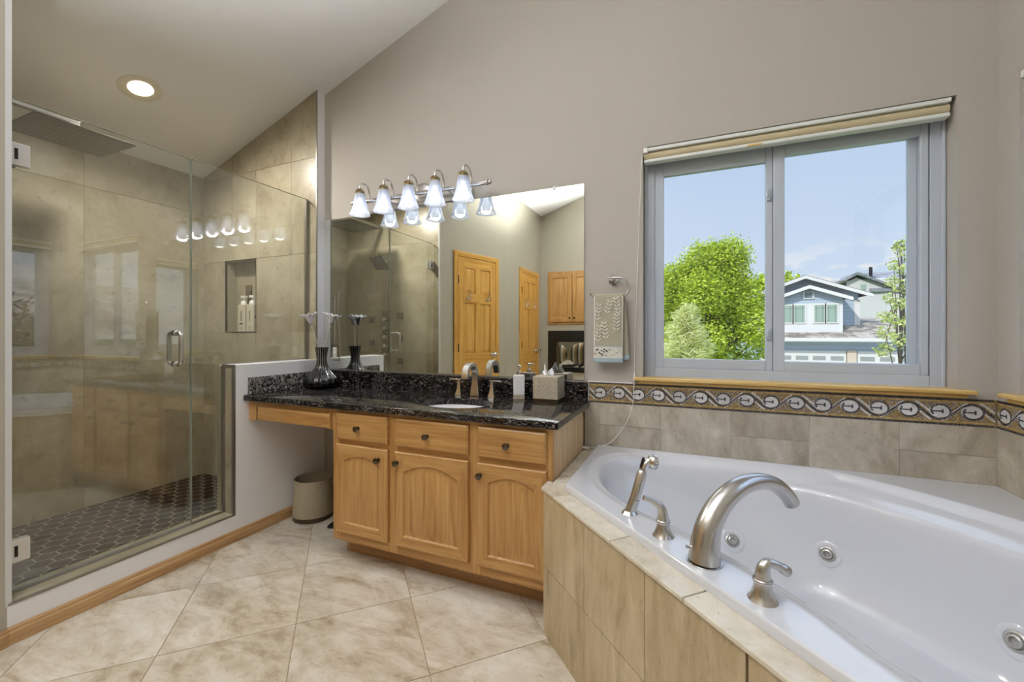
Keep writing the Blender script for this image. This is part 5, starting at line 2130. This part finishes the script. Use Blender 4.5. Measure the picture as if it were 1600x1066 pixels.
def m_stripe():
    t = NT('striped_pillow')
    tc = t.n('TexCoord')
    sp2 = t.n('SeparateXYZ', {0: tc.outputs['Object']})
    md = t.n('Math', {0: sp2.outputs[0], 1: 0.11}, operation='FLOORED_MODULO')
    dv = t.n('Math', {0: md.outputs[0], 1: 0.11}, operation='DIVIDE')
    t.set(color=t.ramp(dv.outputs[0], [(0.0, srgb(90, 88, 84)), (0.3, srgb(230, 226, 216)), (0.65, srgb(180, 150, 104))], 'CONSTANT'), rough=0.9)
    return t.m


M['stripe'] = m_stripe()
for k_, (x, lb) in enumerate(((-2.30, 'striped pillow on the far bed, beyond the left of the fireplace'), (-1.80, 'striped pillow on the far bed, beyond the middle of the fireplace'), (-1.30, 'striped pillow on the far bed, beyond the right of the fireplace'))):
    mb = MB()
    mb.sphere((x, -2.98, 0.83), 0.24, 20, sx=1.0, sy=0.42, sz=0.86)
    tag(mb.build('pillow', M['stripe'], smooth=180), lb, 'pillow', 'pillows on the far bed')
ld = bpy.data.lights.new('bedroom_fill', 'POINT')  # added lamp without a fixture, brightens the bed beyond the fireplace
ld.energy = 60
ld.color = (1.0, 0.92, 0.8)
ld.shadow_soft_size = 0.15
lo = bpy.data.objects.new('bedroom_fill', ld)
COL.objects.link(lo)
lo.location = (-1.6, -3.2, 2.5)

# ------------------------------------------------------------------ outside
GZ = -2.6
mb = MB()
mb.box(-60, 90, 3.5, 120, GZ - 0.1, GZ)
mb.box(1.5, 90, -40, 3.5, GZ - 0.1, GZ)
struct(mb, 'ground', M['lawn'])
mb = MB()
mb.box(2.5, 18, 15.5, 24.5, GZ, GZ + 0.01)
struct(mb, 'street', M['asphalt'])

hs_ = thing('house', 'pale blue and white house with a front gable and garage across the street', 'house', (6, 26, GZ))
HY = 24.7
# garage block with long low roof
mb = MB()
mb.box(3.2, 13.5, HY + 0.35, HY + 7, GZ, 0.78)
mb.build('garage_wall', M['sideblue'], hs_)
mb = MB()
mb.prism([(HY - 0.15, 0.86), (HY - 0.15, 0.99), (HY + 2.2, 1.75), (HY + 7.4, 2.2), (HY + 7.4, 2.05), (HY + 2.2, 1.60)], 'x', 2.9, 13.8)
mb.build('lower_roof', M['shingle'], hs_)
mb = MB()
mb.box(2.9, 13.8, HY - 0.28, HY - 0.15, 0.84, 1.0)
mb.build('gutter', M['trimwhite'], hs_)
mb = MB()
mb.box(2.9, 13.8, HY - 0.15, HY + 0.36, 0.79, 0.85)
mb.build('soffit', M['trimwhite'], hs_)
# upper main block with wide gable
mb = MB()
gp = 5.6
mb.prism([(2.9, 1.2), (7.95, 1.2), (7.95, 3.30), (gp, 4.22), (2.9, 3.16)], 'y', HY + 1.9, HY + 7)
mb.build('upper_wall', M['sideblue'], hs_)
mb = MB()


def gable(mb, xa, xb, xp, zp, slope, th, y0, y1, m=0):
    for sg, xe in ((-1, xa), (1, xb)):
        ze = zp - slope * abs(xe - xp)
        mb.prism([(xp, zp), (xe, ze), (xe, ze - th), (xp, zp - th)], 'y', y0, y1, m)


gable(mb, 2.4, 8.45, gp, 4.31, 0.38, 0.05, HY + 1.45, HY + 7.2, 1)
mb.build('upper_roof', [M['shingle'], M['roofdark']], hs_)
mb = MB()
gable(mb, 2.4, 8.42, gp, 4.275, 0.38, 0.17, HY + 1.40, HY + 1.48)
mb.build('rake_board', M['trimwhite'], hs_)
mb = MB()
mb.box(7.78, 7.97, HY + 1.86, HY + 1.905, 1.2, 2.95)
mb.box(7.97, 8.02, HY + 1.86, HY + 2.1, 1.2, 2.95)
mb.build('corner_board', M['trimwhite'], hs_)
# bump-out with the paired windows
mb = MB()
mb.box(3.2, 7.0, HY + 0.75, HY + 1.89, 1.0, 2.75)
mb.build('bay_wall', plain('bay_white', (214, 214, 214), 0.7), hs_)
mb = MB()
mb.prism([(3.2, 2.75), (7.0, 2.75), (7.0, 3.06), (5.55, 3.59), (3.26, 2.76)], 'y', HY + 0.75, HY + 1.89)
mb.build('bay_gable', M['sideblue'], hs_)
mb = MB()
gable(mb, 3.2, 7.35, 5.55, 3.69, 0.37, 0.05, HY + 0.42, HY + 1.88, 0)
mb.build('bay_roof', M['roofdark'], hs_)
mb = MB()
gable(mb, 3.2, 7.32, 5.55, 3.655, 0.37, 0.17, HY + 0.38, HY + 0.45)
mb.build('bay_rake_board', M['trimwhite'], hs_)
M['houseglass'] = plain('house_glass', (150, 170, 158), 0.15)


def hwin(x0, x1, z0, z1, y):
    m_ = MB()
    m_.box(x0 - 0.07, x1 + 0.07, y - 0.04, y + 0.02, z0 - 0.07, z1 + 0.07)
    w_ = m_.build('window', M['trimwhite'], hs_)
    m_ = MB()
    m_.box(x0, x1, y - 0.052, y - 0.041, z0, z1)
    m_.build('pane', M['houseglass'], w_)
    m_ = MB()
    m_.box(x0 + 0.07, x0 + 0.085, y - 0.058, y - 0.052, z0, z1)
    m_.box(x1 - 0.085, x1 - 0.07, y - 0.058, y - 0.052, z0, z1)
    m_.box(x0, x1, y - 0.058, y - 0.052, z1 - 0.16, z1 - 0.145)
    m_.build('grille', plain('grille_dark', (104, 112, 106), 0.6), w_)


for x0_, x1_ in ((4.40, 4.86), (4.95, 5.40), (5.82, 6.24), (6.33, 6.76)):
    hwin(x0_, x1_, 1.80, 2.66, HY + 0.75)
m_ = MB()
m_.box(5.33, 5.80, HY + 0.69, HY + 0.755, 2.98, 3.36)
vt = m_.build('attic_vent', M['trimwhite'], hs_)
m_ = MB()
m_.box(5.40, 5.73, HY + 0.68, HY + 0.695, 3.03, 3.31)
m_.build('vent_screen', plain('vent_dark', (120, 130, 140), 0.6), vt)
# garage doors and the pier between them
for a, b in ((3.4, 7.0), (7.45, 11.2)):
    m_ = MB()
    m_.box(a, b, HY + 0.29, HY + 0.36, GZ, 0.36)
    gd = m_.build('garage_door', M['trimwhite'], hs_)
    nn = 5
    for k_ in range(nn):
        w_ = (b - a) / nn
        m_ = MB()
        m_.box(a + k_ * w_ + 0.10, a + (k_ + 1) * w_ - 0.10, HY + 0.275, HY + 0.292, -0.10, 0.10)
        m_.build('garage_pane', plain('garage_glass', (150, 156, 152), 0.2), gd)
m_ = MB()
m_.box(7.04, 7.40, HY + 0.24, HY + 0.355, GZ, 0.40)
tag(m_.build('door_pier', plain('pier_stone', (206, 190, 170), 0.9), hs_), 'beige stone pier between the garage doors')

h2 = thing('far_house', 'white house with grey roof and black vent pipe behind the blue house', 'house', (15, 46, GZ))
mb = MB()
mb.prism([(45, GZ), (52, GZ), (52, 4.2), (48.5, 6.4), (45, 5.9)], 'x', 12.6, 21)
mb.prism([(12.6, GZ), (21, GZ), (21, 4.0), (16.5, 4.4), (13.3, 6.1), (12.6, 5.7)], 'y', 44.9, 50)
mb.build('wall', plain('far_white', (200, 198, 196), 0.8), h2)
mb = MB()
mb.prism([(13.3, 6.55), (17.4, 4.35), (17.4, 4.25), (13.3, 6.30), (12.3, 5.75), (12.3, 5.9)], 'y', 44.5, 51)
mb.prism([(44.7, 5.0), (47.5, 6.75), (51, 4.9), (51, 4.8), (47.5, 6.55), (44.7, 4.8)], 'x', 14.2, 22)
mb.build('roof', M['shinglegrey'], h2)
mb = MB()
mb.cyl((14.7, 46.2, 5.6), (14.7, 46.2, 7.1), 0.13, 12)
mb.build('vent_pipe', M['black'], h2, smooth=60)
for x in (13.6, 14.6, 15.4):
    mb = MB()
    mb.box(x, x + 0.35, 44.86, 44.91, 5.0 - (x - 13.6) * 0.35, 5.45 - (x - 13.6) * 0.35)
    mb.build('window', M['houseglass'], h2)


# ---- trees
def leaves_mesh(mb, blobs, n, size, rng, aspect=0.55, droop=0.0, shell=0.55):
    tot = sum(b[3] ** 2 for b in blobs)
    for b in blobs:
        k_ = int(n * b[3] ** 2 / tot)
        for _ in range(k_):
            d = Vector((rng.gauss(0, 1), rng.gauss(0, 1), rng.gauss(0, 1))).normalized()
            r_ = b[3] * (shell + (1 - shell) * rng.random() ** 0.6) * (1 + 0.15 * rng.gauss(0, 1))
            c = Vector(b[:3]) + Vector((d.x * r_, d.y * r_, d.z * r_ * (b[4] if len(b) > 4 else 1)))
            t = Vector((rng.gauss(0, 1), rng.gauss(0, 1), rng.gauss(0, 0.6) - droop)).normalized()
            nrm = (d * 0.7 + Vector((rng.gauss(0, .6), rng.gauss(0, .6), 0.5 + rng.gauss(0, .5)))).normalized()
            s_ = t.cross(nrm)
            if s_.length < 1e-3: continue
            s_.normalize()
            z_ = size * rng.uniform(0.6, 1.3)
            mb.poly([c - t * z_, c + s_ * z_ * aspect, c + t * z_, c - s_ * z_ * aspect])


def tree(name, label, base, blobs, mat, n, size, seed, trunk_r=0.2, aspect=0.55, group=None):
    rng = random.Random(seed)
    o = thing(name, label, 'tree', base, group=group)
    m_ = MB()
    b = Vector(base)
    topb = Vector(blobs[0][:3])
    m_.tube(bez([b, b.lerp(topb, 0.4) + Vector((0.1, 0, 0)), topb], 5), [trunk_r * (1 - 0.75 * i / 10) for i in range(11)], 8)
    for bl in blobs[1:]:
        c = Vector(bl[:3])
        st = b.lerp(topb, rng.uniform(0.35, 0.85))
        m_.tube(bez([st, st.lerp(c, 0.5) + Vector((0, 0, 0.1)), c], 4), [trunk_r * 0.35 * (1 - 0.7 * i / 8) for i in range(9)], 6)
    m_.build('trunk', M['bark'], o, smooth=60)
    m_ = MB()
    leaves_mesh(m_, blobs, n, size, rng, aspect)
    tag(m_.build('foliage', mat, o, recalc=False), kind='stuff')
    return o


rng = random.Random(11)
bl = []
for k_ in range(46):
    a = rng.uniform(0, 2 * PI)
    zz = rng.uniform(-0.6, 3.55)
    wmax = 1.45 * math.sqrt(max(0.05, 1 - ((zz - 1.2) / 2.7) ** 2))
    rr_ = wmax * math.sqrt(rng.random())
    bl.append((0.42 + rr_ * math.cos(a) * 1.0, 14 + rr_ * math.sin(a), zz, rng.uniform(0.42, 0.66)))
bl.insert(0, (0.6, 14, 2.3, 0.9))
tree('maple_tree', 'big bright green leafy tree filling the left window pane', (0.55, 14, GZ), bl, M['maple'], 60000, 0.046, 3, 0.20)
bl = []
for k_ in range(26):
    zz = 1.65 - k_ * 0.085
    sp2 = 0.05 + 0.62 * (k_ / 25) ** 0.8
    a = k_ * 2.4
    bl.append((-0.05 + sp2 * math.cos(a) * 0.9, 8.2 + sp2 * math.sin(a) * 0.6, zz - 0.05, 0.16 + 0.10 * (k_ / 25)))
bl.insert(0, (-0.05, 8.2, 1.55, 0.14))
tree('pine_tree', 'pale young pine in front of the big green tree', (-0.05, 8.2, GZ), bl, M['pine'], 15000, 0.085, 5, 0.05, 0.07)
bl = []
for k_ in range(20):
    zz = 3.30 - k_ * 0.13
    sp2 = 0.06 + 0.30 * (k_ / 19) ** 0.7
    a = k_ * 2.1
    bl.append((4.36 + sp2 * math.cos(a), 12 + sp2 * math.sin(a), zz, 0.10 + 0.09 * (k_ / 19)))
bl.insert(0, (4.36, 12, 3.2, 0.12))
tree('young_tree', 'slender young tree at the right edge of the window', (4.36, 12, GZ), bl, M['birch'], 1500, 0.042, 8, 0.05)
tree('garden_tree', 'dark green tree showing above the blue roof beside the window mullion', (6.2, 36, GZ), [(6.2, 36, 4.2, 1.5), (4.9, 36, 4.3, 1.4), (7.6, 36, 3.9, 1.3)], M['maple'], 5000, 0.16, 9, 0.3)
# plum branches outside the right-hand window (reflected in the shower glass)
bl = [(2.3, 1.5, 0.2, 0.55)]
pr = random.Random(4)
o = thing('plum_bush', 'purple-leaved plum bush outside the right wall window, reflected in the shower glass', 'bush', (2.4, 2.4, GZ))
mbt, mbl = MB(), MB()
for k_ in range(30):
    tip = Vector((2.4 + pr.uniform(-0.35, 0.5), 2.42 + pr.uniform(-0.5, 0.5), pr.uniform(1.0, 1.6)))
    if k_ in (3, 11, 17):
        tip.z = 1.92 - 0.1 * (k_ % 4)
    bs = Vector((2.4, 2.4, 0.1))
    pth = bez([Vector((2.4, 2.4, GZ)), bs, bs.lerp(tip, 0.5) + Vector((pr.uniform(-.1, .1), pr.uniform(-.1, .1), 0)), tip], 8)
    mbt.tube(pth, [0.02 * (1 - i / len(pth)) + 0.004 for i in range(len(pth))], 6)
    for p in pth[8:]:
        for _ in range(8):
            t = Vector((pr.gauss(0, 1), pr.gauss(0, 1), pr.gauss(0.5, 0.6))).normalized()
            s_ = t.cross(Vector((pr.gauss(0, 1), pr.gauss(0, 1), 1))).normalized()
            c = p + t * 0.06 + Vector((pr.gauss(0, .03), pr.gauss(0, .03), pr.gauss(0, .05)))
            mbl.poly([c - t * 0.06, c - t * 0.01 + s_ * 0.017, c + t * 0.065, c - t * 0.01 - s_ * 0.017])
mbt.build('branches', M['bark'], o, smooth=60)
tag(mbl.build('foliage', M['plum'], o, recalc=False), kind='stuff')

nb = thing('neighbor_house', 'white house with pale roof beyond the plum bush, reflected in the shower glass', 'house', (12, 6, GZ))
mb = MB()
mb.box(10.5, 17, 0.5, 12, GZ, 1.25)
mb.build('wall', M['sidewhite'], nb)
mb = MB()
mb.prism([(10.1, 1.18), (14, 2.9), (17.4, 1.3), (17.4, 1.2), (14, 2.75), (10.1, 1.05)], 'y', 0.1, 12.4)
mb.build('roof', M['shingle'], nb)
mb = MB()
mb.box(10.0, 10.12, 0.1, 12.4, 1.05, 1.2)
mb.build('gutter', M['trimwhite'], nb)
